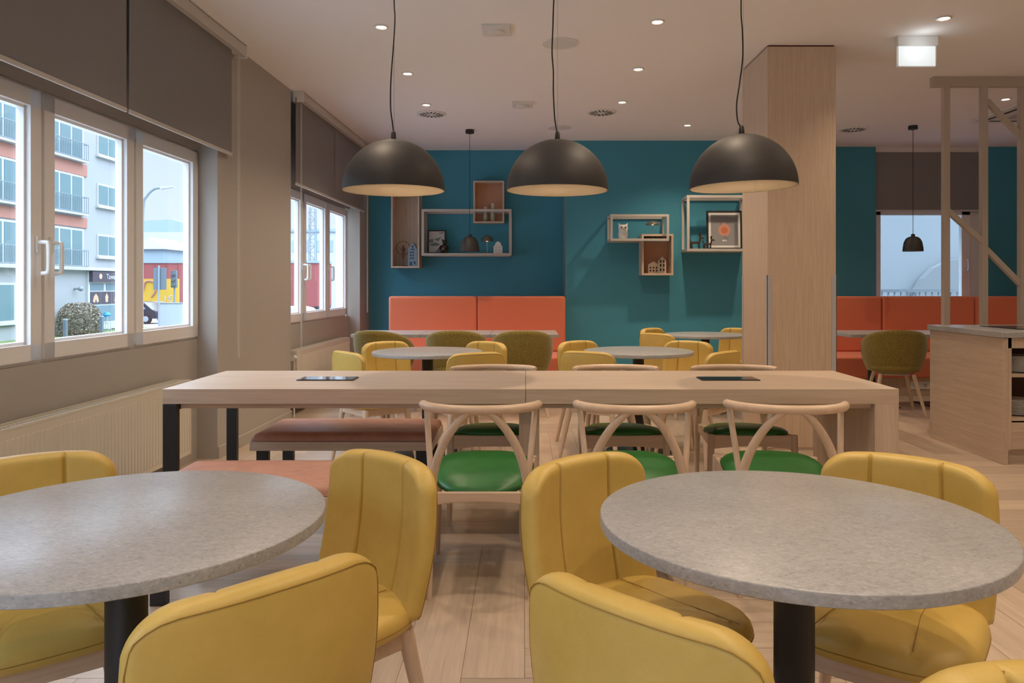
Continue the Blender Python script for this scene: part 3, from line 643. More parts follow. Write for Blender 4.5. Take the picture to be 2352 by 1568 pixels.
def wishbone_chair():
    r = empty('wishbone_chair'); fy, by = .24, -.235
    # seat cushion: rounded, domed at the front, falling to the back
    def out(t):
        a = 2*PI*t; c, s = math.cos(a), math.sin(a); e = lambda v, q: math.copysign(abs(v)**(2/q), v)
        y = .235*e(s, 2.7)+.01; return (.212+.03*y/.235)*e(c, 3.0), y
    rings = [(0, 1), (.3, .99), (.55, .95), (.75, .87), (.88, .74), (.96, .56), (1, .36), (.985, .16), (.94, .04), (.85, 0), (0, 0)]
    def sf(i, j):
        k, hz = rings[j]; x, y = out(i/72); x *= k; y *= k; return (x, y, .410+.062*hz+.028*(y/.235)-.008*(1-abs(y)/.24)*(1 if hz > .5 else 0))
    MB().grid(sf, 72, len(rings), closed_u=True).build('seat', 'green', r, smooth=180, merge=.0002)
    f = MB()
    f.prism([(-.185, .362), (-.1, .372), (0, .375), (.1, .372), (.185, .362), (.19, .412), (-.19, .412)], by-.012, by+.012)
    f.prism([(-.21, .375), (-.1, .388), (0, .39), (.1, .388), (.21, .375), (.21, .448), (-.21, .448)], fy-.022, fy)
    for s in (-1, 1): f.hexa([(s*.185-.011, by, .38), (s*.185+.011, by, .38), (s*.215+.011, fy-.01, .385), (s*.215-.011, fy-.01, .385), (s*.185-.011, by, .425), (s*.185+.011, by, .425), (s*.215+.011, fy-.01, .445), (s*.215-.011, fy-.01, .445)])
    f.build('seat_frame', 'beechx', r, bevel=.004)
    for s in (-1, 1):
        MB().tube([(s*.222, fy+.0, 0), (s*.222, fy, .012), (s*.220, fy-.004, .25), (s*.215, fy-.008, .45)], [.0115, .0125, .018, .0185], 16).build('leg', 'beech', r)
        MB().tube(smooth_path([(s*.198, by-.030, 0), (s*.196, by-.014, .22), (s*.196, by, .40), (s*.190, by-.002, .47)], 4), [.0115+.0075*min(i/8, 1) for i in range(13)], 16).build('leg', 'beech', r)
        MB().tube(bez((s*.192, by-.002, .43), (s*.175, by-.012, .57), (s*.115, by-.045, .68), (s*.035, by-.062, .742), 16), [.0195-.0045*i/15 for i in range(16)], 14).build('back_arch', 'beech', r)
        MB().tube([(s*.192, by+.0, .455), (s*.207, by+.040, .60), (s*.222, by+.088, .738)], [.012, .0125, .012], 14).build('back_post', 'beech', r)
    pts = []
    for i in range(25):
        a = -1+2*i/24; x = .236*math.sin(a*PI/2*.98); y = by-.064+.165*(1-math.cos(a*PI/2*.98))*.95; pts.append((x, y, .747+.004*abs(a)**3))
    rr = [.0195 if 2 < i < 22 else (.018 if i in (1, 2, 22, 23) else .010) for i in range(25)]
    MB().tube(pts, rr, 16, flat=.95).build('top_rail', 'beechx', r, smooth=60)
    return r
wc0 = wishbone_chair(); G = 'beech chairs with green seats along the long table'
for cx, cy, f, l in [
    (-.178, 3.27, (0, 1), 'beech wishbone chair with green seat, back to the camera, right of the near bench'),
    (.450, 3.27, (.03, 1), 'beech wishbone chair with green seat, back to the camera, middle of the near row'),
    (1.075, 3.27, (.10, 1), 'beech wishbone chair with green seat, back to the camera, rightmost of the near row'),
    (-.175, 4.235, (.02, -1), 'beech chair with green seat facing the camera, next to the table joint'),
    (.525, 4.235, (0, -1), 'beech chair with green seat facing the camera, middle of the far row'),
    (1.20, 4.235, (-.03, -1), 'beech chair with green seat facing the camera, nearest the column')]:
    put(wc0, cx, cy, f, 0, l, 'chair', G)

def olive_chair():
    r = empty('olive_tub_chair')
    nA, nV = 41, 14; A0 = math.radians(112)
    def top(a):      # a from -A0 to A0, 0 = straight back
        t = abs(a)/A0; return .80-.17*(t**2.2)
    def pt(i, j, off):
        a = -A0+2*A0*i/(nA-1); v = j/(nV-1); zt = top(a)
        zb = .41; z = zb+(zt-zb)*v
        bulge = .80+.20*math.sin(min(v*1.25, 1)*PI/2)
        rx = (.292-off)*bulge; ry = (.285-off)*bulge*(.93+.07*v)
        return Vector((rx*math.sin(a), -ry*math.cos(a)*1.0+.02-.025*v, z+(off*.0)))
    mb = MB(); T = .034; rows = []
    prof = [(0, j) for j in range(nV)]
    def fn(i, j):
        if j < nV: return pt(i, j, 0)
        if j == nV:
            p = (pt(i, nV-1, 0)+pt(i, nV-1, T))/2; return p+Vector((0, 0, .014))
        return pt(i, 2*nV-j, T)
    nj = 2*nV+1
    g0 = len(mb.v); mb.grid(fn, nA, nj)
    for side in (0, nA-1):
        loop = [g0+j*nA+side for j in range(nj)]
        mb.f.append(tuple(loop))
    mb.build('shell', 'olive', r, smooth=60)
    # rounded underside and seat cushion
    MB().lathe([(0, .385), (.13, .388), (.20, .400), (.236, .425), (.245, .455), (.225, .475), (.12, .485), (0, .487)], (0, .015, 0), 48).build('seat', 'olive', r, smooth=80)
    MB().tube([(-.11, -.10, .382), (.11, -.10, .382)], .010, 8).tube([(-.11, .12, .382), (.11, .12, .382)], .010, 8).tube([(-.1, -.11, .382), (-.1, .13, .382)], .010, 8).tube([(.1, -.11, .382), (.1, .13, .382)], .010, 8).build('under_frame', 'steel', r)
    for sx in (-1, 1):
        for sy in (-1, 1): MB().tube([(sx*.235, sy*.225+.01, 0), (sx*.23, sy*.22+.01, .012), (sx*.15, sy*.14+.01, .36), (sx*.145, sy*.135+.01, .385)], [.0125, .0135, .0185, .0185], 14).build('leg', 'beech', r)
    return r
oc0 = olive_chair(); G = 'olive felt tub chairs at the banquette tables'
for cx, cy, f, l in [
    (-1.345, 7.33, (.30, 1), 'olive green felt tub chair nearest the window side, at the left banquette tables'),
    (-.655, 7.33, (.0, 1), 'olive green felt tub chair in the middle of the left banquette tables'),
    (-.02, 7.33, (-.03, 1), 'olive green felt tub chair at the right end of the left banquette tables'),
    (3.57, 7.40, (.22, 1), 'olive green felt tub chair between the column and the service counter'),
    (4.42, 7.45, (0, 1), 'olive green felt tub chair mostly hidden behind the service counter')]:
    put(oc0, cx, cy, f, 0, l, 'chair', G)

# long table, its sockets and benches
TX0, TX1, TY0, TY1 = -1.684, 1.741, 3.557, 4.32
r = empty('long_table', ((TX0+TX1)/2, (TY0+TY1)/2, 0)); ox, oy = r.location.x, r.location.y
def B(mb, x0, x1, y0, y1, z0, z1): return mb.box(x0-ox, x1-ox, y0-oy, y1-oy, z0, z1)
B(MB(), TX0, .0035, TY0, TY1, .68, .75).build('tabletop', 'oakx', r, bevel=.0015); B(MB(), .0055, TX1, TY0, TY1, .68, .75).build('tabletop', 'oakx', r, bevel=.0015)
m = MB(); B(m, TX0+.07, TX1-.115, TY0+.035, TY0+.06, .655, .68); B(m, TX0+.07, TX1-.115, TY1-.06, TY1-.035, .655, .68); m.build('apron', 'oakx', r)
B(MB(), TX0, TX0+.065, TY0, TY0+.035, 0, .68).build('leg', 'black', r, bevel=.002); B(MB(), TX0+.015, TX0+.07, TY1-.04, TY1-.003, 0, .68).build('leg', 'black', r, bevel=.002)
B(MB(), TX0, TX0+.065, TY0+.035, TY1-.04, .65, .68).build('steel_rail', 'black', r)
B(MB(), TX1-.112, TX1, TY0, TY1, 0, .68).build('end_panel', 'oakz', r, bevel=.0015); B(MB(), -.027, .070, TY0+.10, TY1-.12, 0, .68).build('middle_panel', 'oakz', r, bevel=.0015)
tag(r, 'long pale oak communal table with black legs at the left and a wooden panel end', 'table')
for x0, x1, l in ((685, 815, 'flush dark glass socket cover at the window half of the long table'), (1608, 1742, 'flush dark glass socket cover at the column half of the long table')):
    X0, X1 = (x0-PX)*3.90/F, (x1-PX)*3.90/F; r = empty('socket_panel', ((X0+X1)/2, 3.93, .75)); hwid = (X1-X0)/2-.004
    MB().box(-hwid-.004, hwid+.004, -.067, .067, 0, .004).build('rim', 'black', r, bevel=.001); MB().box(-hwid, hwid, -.063, .063, .004, .006).build('cover', 'darkglass', r, bevel=.001); tag(r, l, 'socket panel', 'socket panels in the long table')
def bench(X0, X1, Y0, Y1, label):
    r = empty('bench', ((X0+X1)/2, (Y0+Y1)/2, 0)); hx, hy = (X1-X0)/2, (Y1-Y0)/2
    MB().box(-hx, hx, -hy, hy, .375, .422).build('bench_top', 'oakx', r, bevel=.002)
    us = [-1, -.993, -.98, -.96, -.9, -.6, -.2, .2, .6, .9, .96, .98, .993, 1]; vs = [-1, -.98, -.95, -.88, -.7, -.3, .3, .7, .88, .95, .98, 1]
    def fn(i, j):
        u, v = us[i], vs[j]; d = min((1-abs(u))*hx, (1-abs(v))*hy); k = 1-min(d/.035, 1)
        x = u*(hx-.006); y = v*(hy-.006); s = .010*(1-abs(v)**2)*0
        return (x, y, .424+.038*math.sqrt(max(0, 1-k*k))+.006*(1-u*u)*(1-v*v))
    def fb(i, j): return (us[i]*(hx-.006), vs[j]*(hy-.006), .4225)
    MB().grid(fn, len(us), len(vs)).grid(fb, len(us), len(vs)).build('cushion', 'tan', r, smooth=60, merge=.0012)
    for sx in (-1, 1):
        for sy in (-1, 1):
            x = sx*(hx-.06); y = sy*(hy-.035); MB().box(x-.03, x+.03, y-.02, y+.02, 0, .375).build('leg', 'black', r, bevel=.002)
    return tag(r, label, 'bench', 'oak benches with tan cushions')
bench(-1.425, -.475, 3.96, 4.46, 'oak bench with tan leather cushion on the far side of the long table')
bench(-1.47, -.44, 2.92, 3.40, 'oak bench with tan leather cushion, the near one, behind the left round table')

# banquettes and their tables
def cushion(mb, x0, x1, y0, y1, z0, z1): return mb.box(x0, x1, y0, y1, z0, z1)
def banquette(X0, X1, seams, Yf, Yb, Ys, label):
    r = empty('banquette', (X0, Ys, 0)); e = [X0]+seams+[X1]
    for a, b in zip(e[:-1], e[1:]):
        MB().box(a+.003-X0, b-.003-X0, Yf-Ys, Yf+.14-Ys, .43, 1.10).build('back_cushion', 'orange', r, bevel=.028, seg=4)
        MB().box(a+.003-X0, b-.003-X0, 0, Yf+.02-Ys, .20, .435).build('seat_cushion', 'orange', r, bevel=.022, seg=4)
    MB().box(.01, X1-X0-.01, Yf+.13-Ys, Yb-Ys-.03, 0, 1.09).build('back_box', 'orange', r, bevel=.01); MB().box(0, X1-X0, .05, Yf+.14-Ys, 0, .20).build('plinth', 'colz', r, bevel=.002)
    return tag(r, label, 'banquette', 'orange upholstered banquettes')
banquette(-1.64, .495, [-.573], 9.2, YN, 8.5, 'coral orange banquette below the left wall shelves')
rb = banquette(3.32, 6.95, [4.305, 5.42], 9.2, YR, 8.5, 'burnt orange banquette beneath the right-hand back window')
def rect_table(X0, X1, Y0, Y1, label):
    r = empty('rectangular_table', ((X0+X1)/2, (Y0+Y1)/2, 0)); hx, hy = (X1-X0)/2, (Y1-Y0)/2
    MB().box(-hx, hx, -hy, hy, .718, .75).build('tabletop', 'stone', r, bevel=.002); MB().cyl((0, 0, .012), (0, 0, .716), .038, n=24).build('pedestal', 'black', r)
    MB().box(-.2, .2, -.2, .2, 0, .012).build('foot_plate', 'black', r, bevel=.002); MB().box(-.15, .15, -.15, .15, .706, .718).build('mounting_plate', 'black', r)
    return tag(r, label, 'table', 'rectangular grey tables along the banquettes')
rect_table(-1.707, -1.03, 7.5, 8.22, 'grey rectangular banquette table, the one nearest the far window')
rect_table(-1.026, -.345, 7.5, 8.22, 'grey rectangular banquette table, middle of the three by the left banquette')
rect_table(-.341, .333, 7.5, 8.22, 'grey rectangular banquette table, right end of the row by the left banquette')
rect_table(3.2, 3.93, 7.5, 8.22, 'grey rectangular table before the right banquette, directly behind the olive chair')
rect_table(3.934, 4.66, 7.5, 8.22, 'grey rectangular table before the right banquette, beside the service counter')
r = empty('double_socket', (4.42, 8.549, .115)); MB().box(-.11, .11, -.008, 0, -.042, .042).build('plate', 'china', r, bevel=.002)
for x in (-.055, .055): MB().tube([(x, -.0085, 0), (x, -.0095, 0)], .022, 16).build('socket', mat('socket_recess', (.45, .42, .38), .5), r)
tag(r, 'white double power socket low on the plinth of the right banquette', 'socket')

# service counter with plates, and the slatted screen
KX0, KX1, KY0, KY1 = 3.285, 4.95, 5.25, 6.20
r = empty('service_counter', (KX0, KY0, 0)); W_, D_ = KX1-KX0, KY1-KY0
MB().box(-.015, W_, -.015, D_+.015, .872, .912).build('worktop', 'stone', r, bevel=.003)
MB().box(0, .035, 0, D_, 0, .870).build('side_panel', 'oaky', r, bevel=.002)
m = MB(); m.box(.035, W_, D_-.03, D_, 0, .87); m.box(W_-.03, W_, 0, D_, 0, .87); m.box(.035, .06, .004, .03, .10, .87); m.box(.6, .64, .004, .4, .10, .87); m.box(.035, W_, .004, .03, .80, .87); m.build('carcass', 'oakz', r)
MB().box(.06, .6, .01, .45, .60, .622).build('shelf', 'oakx', r); MB().box(.06, .6, .01, .45, .30, .322).build('shelf', 'oakx', r); MB().box(.06, .6, .45, .46, .1, .87).build('back_panel', mat('dark_cabinet_inside', (.12, .07, .05), .7), r)
MB().box(.06, .6, .004, .024, .105, .288).build('drawer', 'oakx', r, bevel=.002); MB().box(.035, W_, .05, .07, 0, .1).build('toe_kick', 'oakx', r)
MB().box(-.012, .0, D_-.02, D_-.0, .09, .14).build('door_stop', 'oakz', r)
for x0 in (.66,): MB().box(x0, W_-.03, .004, .024, .105, .79).build('door', 'oakz', r, bevel=.002)
tag(r, 'oak service counter with grey stone top and open plate shelves at the right edge', 'counter')
o = MB().box(-.35, .35, -.23, .23, 0, .006).build('hob', 'darkglass', bevel=.002); o.location = (KX0+.62, KY0+.5, .912); tag(o, 'flat dark glass hob plate on the service counter', 'hob')
pl = MB().lathe([(0, .002), (.07, 0), (.078, .003), (.125, .011), (.127, .013), (.124, .0145), (.078, .0075), (0, .006)], n=40).build('plate', 'china')
firstp = [True]
def stack(x, y, z, n, where, g):
    W = ['second', 'third', 'fourth', 'fifth', 'sixth', 'seventh', 'eighth', 'ninth', 'tenth', 'eleventh', 'twelfth']
    for k in range(n):
        if firstp[0]: o = pl; firstp[0] = False
        else: o = pl.copy(); C.objects.link(o)
        o.location = (x, y, z+k*.0085); tag(o, ('topmost white dinner plate of the stack '+where) if k == n-1 else ('bottom white dinner plate of the stack '+where) if k == 0 else 'white dinner plate, '+W[k-1]+' from the bottom of the stack '+where, 'plate', g)
stack(KX0+.195, KY0+.17, .622, 13, 'on the upper counter shelf', 'dinner plates inside the upper stack')
stack(KX0+.195, KY0+.17, .322, 12, 'on the lower counter shelf', 'dinner plates inside the lower stack')
r = empty('slatted_screen', (3.51, 6.6, 0)); m = MB()
MB().box(0, 2.6, -.03, .03, CEIL-.085, CEIL).build('top_beam', 'screen', r, bevel=.002)
MB().box(0, 2.6, -.03, .03, 0, .06).build('bottom_beam', 'screen', r, bevel=.002)
xs = [(x-PX)*6.6/F-3.51 for x in (2165, 2252, 2340)]; xs += [xs[-1]+.33*k for k in (1, 2, 3, 4)]
for x in xs: MB().box(x, x+.052, -.026, .026, .06, CEIL-.085).build('post', 'screen', r, bevel=.002)
def diag(p, q):
    a = P(p[0], p[1], 6.6)-Vector((3.51, 6.6, 0)); b = P(q[0], q[1], 6.6)-Vector((3.51, 6.6, 0)); d = (b-a).normalized(); n = Vector((-d.z, 0, d.x))*.022; t = Vector((0, .02, 0))
    MB().hexa([a-n-t, b-n-t, b-n+t, a-n+t, a+n-t, b+n-t, b+n+t, a+n+t]).build('brace', 'screen', r, bevel=.002)
diag((2177, 484), (2256, 555)); diag((2264, 572), (2346, 655)); diag((2266, 232), (2343, 312))
tag(r, 'beige wooden slatted screen with diagonal braces behind the service counter', 'screen')
r = empty('wall_thermostat', (6.46, YR, 2.28)); MB().box(-.05, .05, -.03, 0, -.11, .11).build('case', 'china', r, bevel=.004); MB().box(-.02, .02, -.033, -.03, .02, .06).build('display', 'greyframe', r); tag(r, 'small white wall unit on the teal wall at the right picture edge', 'wall unit')

# ------------------------------------------------------------------ wall shelves
def wpt(x, y, Y): return (x-PX)*Y/F, H-(y-PY)*Y/F
def box_shelf(x0, x1, y0, y1, Yf, Yw, t, label, mname='oakz', backm='oakz'):
    X0, Z1 = wpt(x0, y0, Yf); X1, Z0 = wpt(x1, y1, Yf); r = empty('box_shelf', (X0, Yw, Z0)); w_, h_ = X1-X0, Z1-Z0; d = Yf-Yw
    MB().box(0, t, d, 0, 0, h_).build('side_panel', mname, r, bevel=.001); MB().box(w_-t, w_, d, 0, 0, h_).build('side_panel', mname, r, bevel=.001)
    MB().box(t, w_-t, d, 0, 0, t).build('bottom_panel', mname, r, bevel=.001); MB().box(t, w_-t, d, 0, h_-t, h_).build('top_panel', mname, r, bevel=.001)
    if backm: MB().box(t, w_-t, -.012, 0, t, h_-t).build('back_panel', backm, r)
    tag(r, label, 'shelf', 'wooden box shelves on the teal wall'); return (X0, Z0, w_, h_)
def frame_shelf(x0, x1, y0, y1, Yf, Yw, t, label):
    X0, Z1 = wpt(x0, y0, Yf); X1, Z0 = wpt(x1, y1, Yf); r = empty('frame_shelf', (X0, Yw, Z0)); w_, h_ = X1-X0, Z1-Z0; d = Yf-Yw
    for (a, b, n) in ((d, d+t, 'front_frame'), (-t, 0, 'rear_frame')):
        m = MB(); m.box(0, t, a, b, 0, h_); m.box(w_-t, w_, a, b, 0, h_); m.box(t, w_-t, a, b, 0, t); m.box(t, w_-t, a, b, h_-t, h_); m.build(n, 'greyframe', r, bevel=.0015)
    m = MB()
    for x in (0, w_-t):
        for z in (0, h_-t): m.box(x, x+t, d+t, -t, z, z+t)
    m.build('side_bars', 'greyframe', r, bevel=.0015); MB().box(t, w_-t, d+t, -t, t*.4, t).build('shelf_board', 'greyframe', r)
    tag(r, label, 'shelf', 'open frame shelves on the teal wall'); return (X0, Z0, w_, h_)
M['peach'] = mat('peach_laminate', (.64, .36, .23), .6)
SA = box_shelf(898, 963, 440, 615, 9.87, YN, .022, 'tall pale wooden box shelf, leftmost on the teal wall')
SB = frame_shelf(968, 1175, 480, 587, 9.83, YN, .033, 'wide pale grey open frame shelf behind the small pendant lamp')
SCx = box_shelf(1087, 1158, 415, 512, 9.96, YN, .022, 'upright box shelf with peach back holding two candles', 'oakz', 'peach')
SD = frame_shelf(1402, 1537, 492, 553, 9.13, YW, .028, 'small grey open frame shelf with the white owl')
SE_ = box_shelf(1474, 1547, 537, 632, 9.25, YW, .026, 'small box shelf with two pale toy houses', 'oakz', 'peach')
SF = frame_shelf(1578, 1722, 448, 577, 9.15, YW, .032, 'large grey open frame shelf beside the column, with a framed print')

# ------------------------------------------------------------------ decoration on the shelves
def put_on(o, x, Y, z): o.location = ((x-PX)*Y/F, Y, z); return o
def toy_house(name, w_, h_, d_, m, roof, wins, label, winm):
    r = empty(name); hw_ = w_/2
    poly = [(-hw_, 0), (hw_, 0)]+{'gable': [(hw_, h_*.72), (0, h_), (-hw_, h_*.72)],
            'bell': [(hw_, h_*.62), (hw_*.75, h_*.66), (hw_*.6, h_*.84), (hw_*.3, h_*.97), (0, h_), (-hw_*.3, h_*.97), (-hw_*.6, h_*.84), (-hw_*.75, h_*.66), (-hw_, h_*.62)],
            'arch': [(hw_, h_*.86)]+[(hw_*math.cos(a), h_*.86+h_*.14*math.sin(a)) for a in [PI*i/8 for i in range(1, 8)]]+[(-hw_, h_*.86)]}[roof]
    MB().prism(poly, -d_/2, d_/2, 'Y').build('body', m, r, smooth=0, bevel=.001)
    for (x, z, a, b) in wins: MB().box(x*w_-a/2, x*w_+a/2, -d_/2-.0015, -d_/2+.001, z*h_, z*h_+b).build('window_opening', winm, r)
    return tag(r, label, 'figurine', 'little ornamental houses')
M['slot'] = mat('dark_opening', (.035, .03, .03), .9); M['bluehouse'] = mat('grey_blue_ceramic', (.24, .32, .38), .6); M['brass'] = mat('brown_bronze', (.13, .065, .03), .4, .7)
M['navy'] = mat('deep_blue_opening', (.02, .07, .14), .6); M['darkbrown'] = mat('glossy_dark_brown', (.05, .032, .022), .25); M['sage'] = mat('sage_candle', (.42, .43, .33), .6); M['cream'] = mat('cream_ceramic', (.62, .52, .40), .5)
zA, zB = SA[1]+.022, SB[1]+.033; zC, zD, zE, zF = SCx[1]+.022, SD[1]+.028, SE_[1]+.026, SF[1]+.032
h = toy_house('toy_house', .12, .31, .10, 'bluehouse', 'gable', [(-.2, .30, .02, .022), (.05, .30, .02, .022), (-.2, .42, .02, .022), (.05, .42, .02, .022), (-.2, .54, .02, .022), (.05, .54, .02, .022), (0, .68, .05, .016), (0, .78, .026, .024), (-.18, .03, .03, .05), (.22, .08, .022, .04)], 'grey-blue toy house with dark windows in the tall leftmost shelf', 'navy'); put_on(h, 949, 9.96, zA)
h = toy_house('toy_house', .115, .155, .06, 'china', 'bell', [(-.22, .2, .014, .02), (.15, .2, .014, .02), (-.22, .45, .014, .02), (.15, .45, .014, .02)], 'white ceramic townhouse with a curved gable beside the mushroom lamp', 'greyframe'); put_on(h, 1144, 9.95, zB)
h = toy_house('toy_house', .135, .145, .06, 'cream', 'gable', [(-.28, .15, .018, .02), (0, .15, .018, .02), (.28, .15, .018, .02), (-.28, .40, .018, .02), (0, .40, .018, .02), (.28, .40, .018, .02)], 'low cream toy house in the small box shelf', 'slot'); put_on(h, 1500, 9.38, zE)
h = toy_house('toy_house', .095, .205, .06, 'cream', 'gable', [(-.2, .12, .018, .036), (.2, .12, .018, .036), (-.2, .38, .018, .036), (.2, .38, .018, .036), (-.2, .62, .018, .036), (.2, .62, .018, .036)], 'tall cream toy house with six windows in the small box shelf', 'slot'); put_on(h, 1520, 9.36, zE)
# ring sculpture
r = empty('ring_sculpture'); MB().box(-.06, .06, -.03, .03, 0, .008).build('base', 'darkbrown', r); MB().tube([(0, 0, .008), (0, 0, .16)], .0018, 6).build('rod', 'brass', r)
MB().tube([(.088*math.cos(t), 0, .238+.088*math.sin(t)) for t in [2*PI*i/40 for i in range(41)]], .0035, 8, caps=False).build('ring', 'brass', r)
f = MB(); f.ball((0, -.004, .262), .012, 12); f.tube(smooth_path([(0, -.004, .252), (0, -.003, .225), (0, 0, .19), (-.006, -.02, .178)], 4), .013, 10); f.tube(smooth_path([(-.006, -.004, .245), (-.022, -.006, .225), (-.012, -.012, .20)], 3), .0055, 8); f.tube(smooth_path([(.008, -.004, .245), (.024, -.004, .222), (.014, -.01, .195)], 3), .0055, 8)
f.tube(smooth_path([(-.006, -.012, .182), (-.008, -.022, .15), (-.006, -.012, .10)], 3), .007, 8); f.tube(smooth_path([(.008, -.01, .182), (.010, -.022, .15), (.006, -.010, .095)], 3), .007, 8); f.build('seated_figure', 'brass', r)
tag(r, 'bronze figure sitting on a thin ring, in the tall leftmost shelf', 'sculpture'); put_on(r, 926, 9.96, zA)
# framed picture left
def picture(w_, h_, t, m, label, name='picture_frame', matt=.0):
    r = empty(name); f = MB(); f.box(-w_/2, w_/2, -.012, .012, 0, t); f.box(-w_/2, w_/2, -.012, .012, h_-t, h_); f.box(-w_/2, -w_/2+t, -.012, .012, t, h_-t); f.box(w_/2-t, w_/2, -.012, .012, t, h_-t)
    f.build('frame', 'black', r, bevel=.001); MB().box(-w_/2+t, w_/2-t, -.004, .010, t, h_-t).build('print', m, r); return r
M['paper'] = mat('pale_print_paper', (.55, .54, .52), .6); M['lgrey'] = mat('grey_print_ink', (.20, .21, .21), .6); M['mgreen'] = mat('grey_green_print_ink', (.16, .20, .18), .6)
r = picture(.235, .31, .016, 'paper', ''); 
MB().prism([(-.10, .02), (-.02, .02), (.05, .10), (.10, .08), (.10, .02)], -.0055, -.0045).build('printed_shape', 'lgrey', r); MB().prism([(-.10, .12), (-.02, .15), (.05, .12), (.0, .10), (-.06, .10)], -.0065, -.0055).build('printed_shape', 'mgreen', r)
MB().prism([(-.04, .19), (.06, .22), (.02, .16)], -.0055, -.0045).build('printed_shape', 'mgreen', r); MB().box(.03, .09, -.0055, -.0045, .265, .28).build('printed_shape', 'lgrey', r); MB().prism([(-.10, .18), (-.05, .20), (-.04, .15), (-.10, .14)], -.0055, -.0045).build('printed_shape', 'lgrey', r)
r.rotation_euler = (-.08, 0, .0); tag(r, 'small framed grey abstract print leaning in the wide open frame shelf', 'picture'); put_on(r, 1003, 10.02, zB+.001)
# bear
r = empty('bear_figurine'); b = MB(); b.ball((0, 0, .065), .045, 16, 1.25); b.ball((.004, -.01, .145), .030, 14); b.ball((-.024, -.005, .172), .011, 10); b.ball((.024, -.005, .172), .011, 10); b.ball((.004, -.035, .138), .012, 10)
for s in (-1, 1): b.tube(smooth_path([(s*.032, -.005, .10), (s*.052, -.02, .075), (s*.046, -.035, .055)], 3), .011, 8); b.ball((s*.032, -.030, .016), .018, 10, .9)
b.build('body', 'darkbrown', r, smooth=80); tag(r, 'glossy dark brown bear figurine in front of the small framed print', 'figurine'); put_on(r, 1020, 9.90, zB)
# mushroom lamps
M['taupe'] = mat('grey_brown_lamp_metal', (.16, .15, .12), .4, .3)
def mushroom(h_, R, hd, label, x, Y, z):
    r = empty('table_lamp'); MB().lathe([(.034, 0), (.034, .014), (.006, .016), (0, .016)], n=28).build('base', 'taupe', r); MB().tube([(0, 0, .016), (0, 0, h_-.02)], .0035, 8).build('stem', 'brass' if False else 'steel', r)
    MB().lathe([(R-.002, h_-hd), (R, h_-hd)]+[(R*math.cos(a), h_-hd+hd*math.sin(a)) for a in [i*PI/2/10 for i in range(1, 10)]]+[(.004, h_), (.004, h_+.010), (0, h_+.010)], n=32).build('shade', 'taupe', r, smooth=60)
    MB().lathe([(R-.002, h_-hd+.0005), (R*.8, h_-hd+.012), (0, h_-hd+.02)], n=32).build('shade_lining', 'domein', r)
    light('POINT', 'table_lamp_light', ((x-PX)*Y/F, Y, z+h_-hd-.012), .12, WARM, .01)
    tag(r, label, 'lamp', 'small mushroom table lamps on the shelves'); put_on(r, x, Y, z)
mushroom(.24, .08, .085, 'small dark mushroom table lamp in the wide frame shelf beside the white townhouse', 1119, 9.95, zB)
mushroom(.225, .085, .05, 'small brass mushroom table lamp in the frame shelf right of the white owl', 1499, 9.31, zD)
# candle holders with candles
def candle(x, hh, hc, label, l2):
    r = empty('candle_holder'); MB().lathe([(.026, 0), (.030, .01), (.034, hh*.35), (.028, hh*.62), (.020, hh*.68), (.030, hh*.78), (.031, hh*.9), (.026, hh), (0, hh)], n=24).build('body', 'sage', r, smooth=60); tag(r, label, 'candle holder', 'rounded candle holders in the peach shelf'); put_on(r, x, 10.06, zC)
    c = empty('candle'); MB().lathe([(.026, 0), (.027, .002), (.027, hc), (.022, hc+.002), (0, hc)], n=24).build('wax', 'cream', c); MB().tube([(0, 0, hc), (0, 0, hc+.012)], .0015, 6).build('wick', 'black', c); tag(c, l2, 'candle', 'short candles on the holders'); put_on(c, x, 10.06, zC+hh)
candle(1115, .155, .045, 'lower sage candle holder in the peach-backed shelf', 'cream candle on the lower sage holder'); candle(1132, .185, .06, 'taller sage candle holder in the peach-backed shelf', 'cream candle on the taller sage holder')
# owl
r = empty('owl_figurine'); b = MB(); b.lathe([(.04, 0), (.055, .02), (.060, .06), (.052, .10), (.058, .13), (.060, .15), (.05, .172), (.03, .18), (0, .18)], n=28, sy=.75)
for s in (-1, 1): b.tube([(s*.038, 0, .168), (s*.056, -.005, .196)], [.016, .003], 10)
b.build('body', 'china', r, smooth=70)
for s in (-1, 1): MB().tube([(s*.024, -.042, .143), (s*.024, -.050, .143)], .016, 16).build('eye_ring', 'greyframe', r); MB().tube([(s*.024, -.050, .143), (s*.024, -.053, .143)], .008, 12).build('pupil', 'slot', r)
MB().tube([(0, -.046, .13), (0, -.056, .115)], [.009, .001], 8).build('beak', 'cream', r); tag(r, 'white ceramic owl standing in the small open frame shelf', 'figurine'); put_on(r, 1431, 9.31, zD)
# dogs
def dog(x, s, label):
    r = empty('dog_figurine'); b = MB()
    def t(p, rr): b.tube(smooth_path([tuple(v*s for v in q) for q in p], 4), rr*s, 10)
    t([(-.06, 0, .085), (.05, 0, .09)], .017)
    for xx, yy in ((-.055, -.018), (-.062, .018), (.045, -.018), (.052, .018)): t([(xx, yy, .085), (xx-.006, yy, .045), (xx+.002, yy, .005)], .013)
    t([(.05, 0, .09), (.06, 0, .135), (.062, 0, .165)], .014); t([(.055, 0, .165), (.085, 0, .162), (.112, 0, .15)], .015); t([(.05, -.01, .17), (.048, -.012, .20), (.052, -.01, .225)], .010); t([(.06, .01, .17), (.066, .012, .20), (.07, .01, .222)], .010); t([(-.06, 0, .09), (-.082, 0, .115), (-.09, 0, .15)], .009)
    b.build('body', 'darkbrown', r, smooth=70); tag(r, label, 'figurine', 'glossy dog figurines on the shelf'); put_on(r, x, 9.26, zF)
dog(1598, .88, 'larger glossy dark dog figurine at the left of the big frame shelf'); dog(1626, .70, 'smaller glossy dark dog figurine next to the framed print')
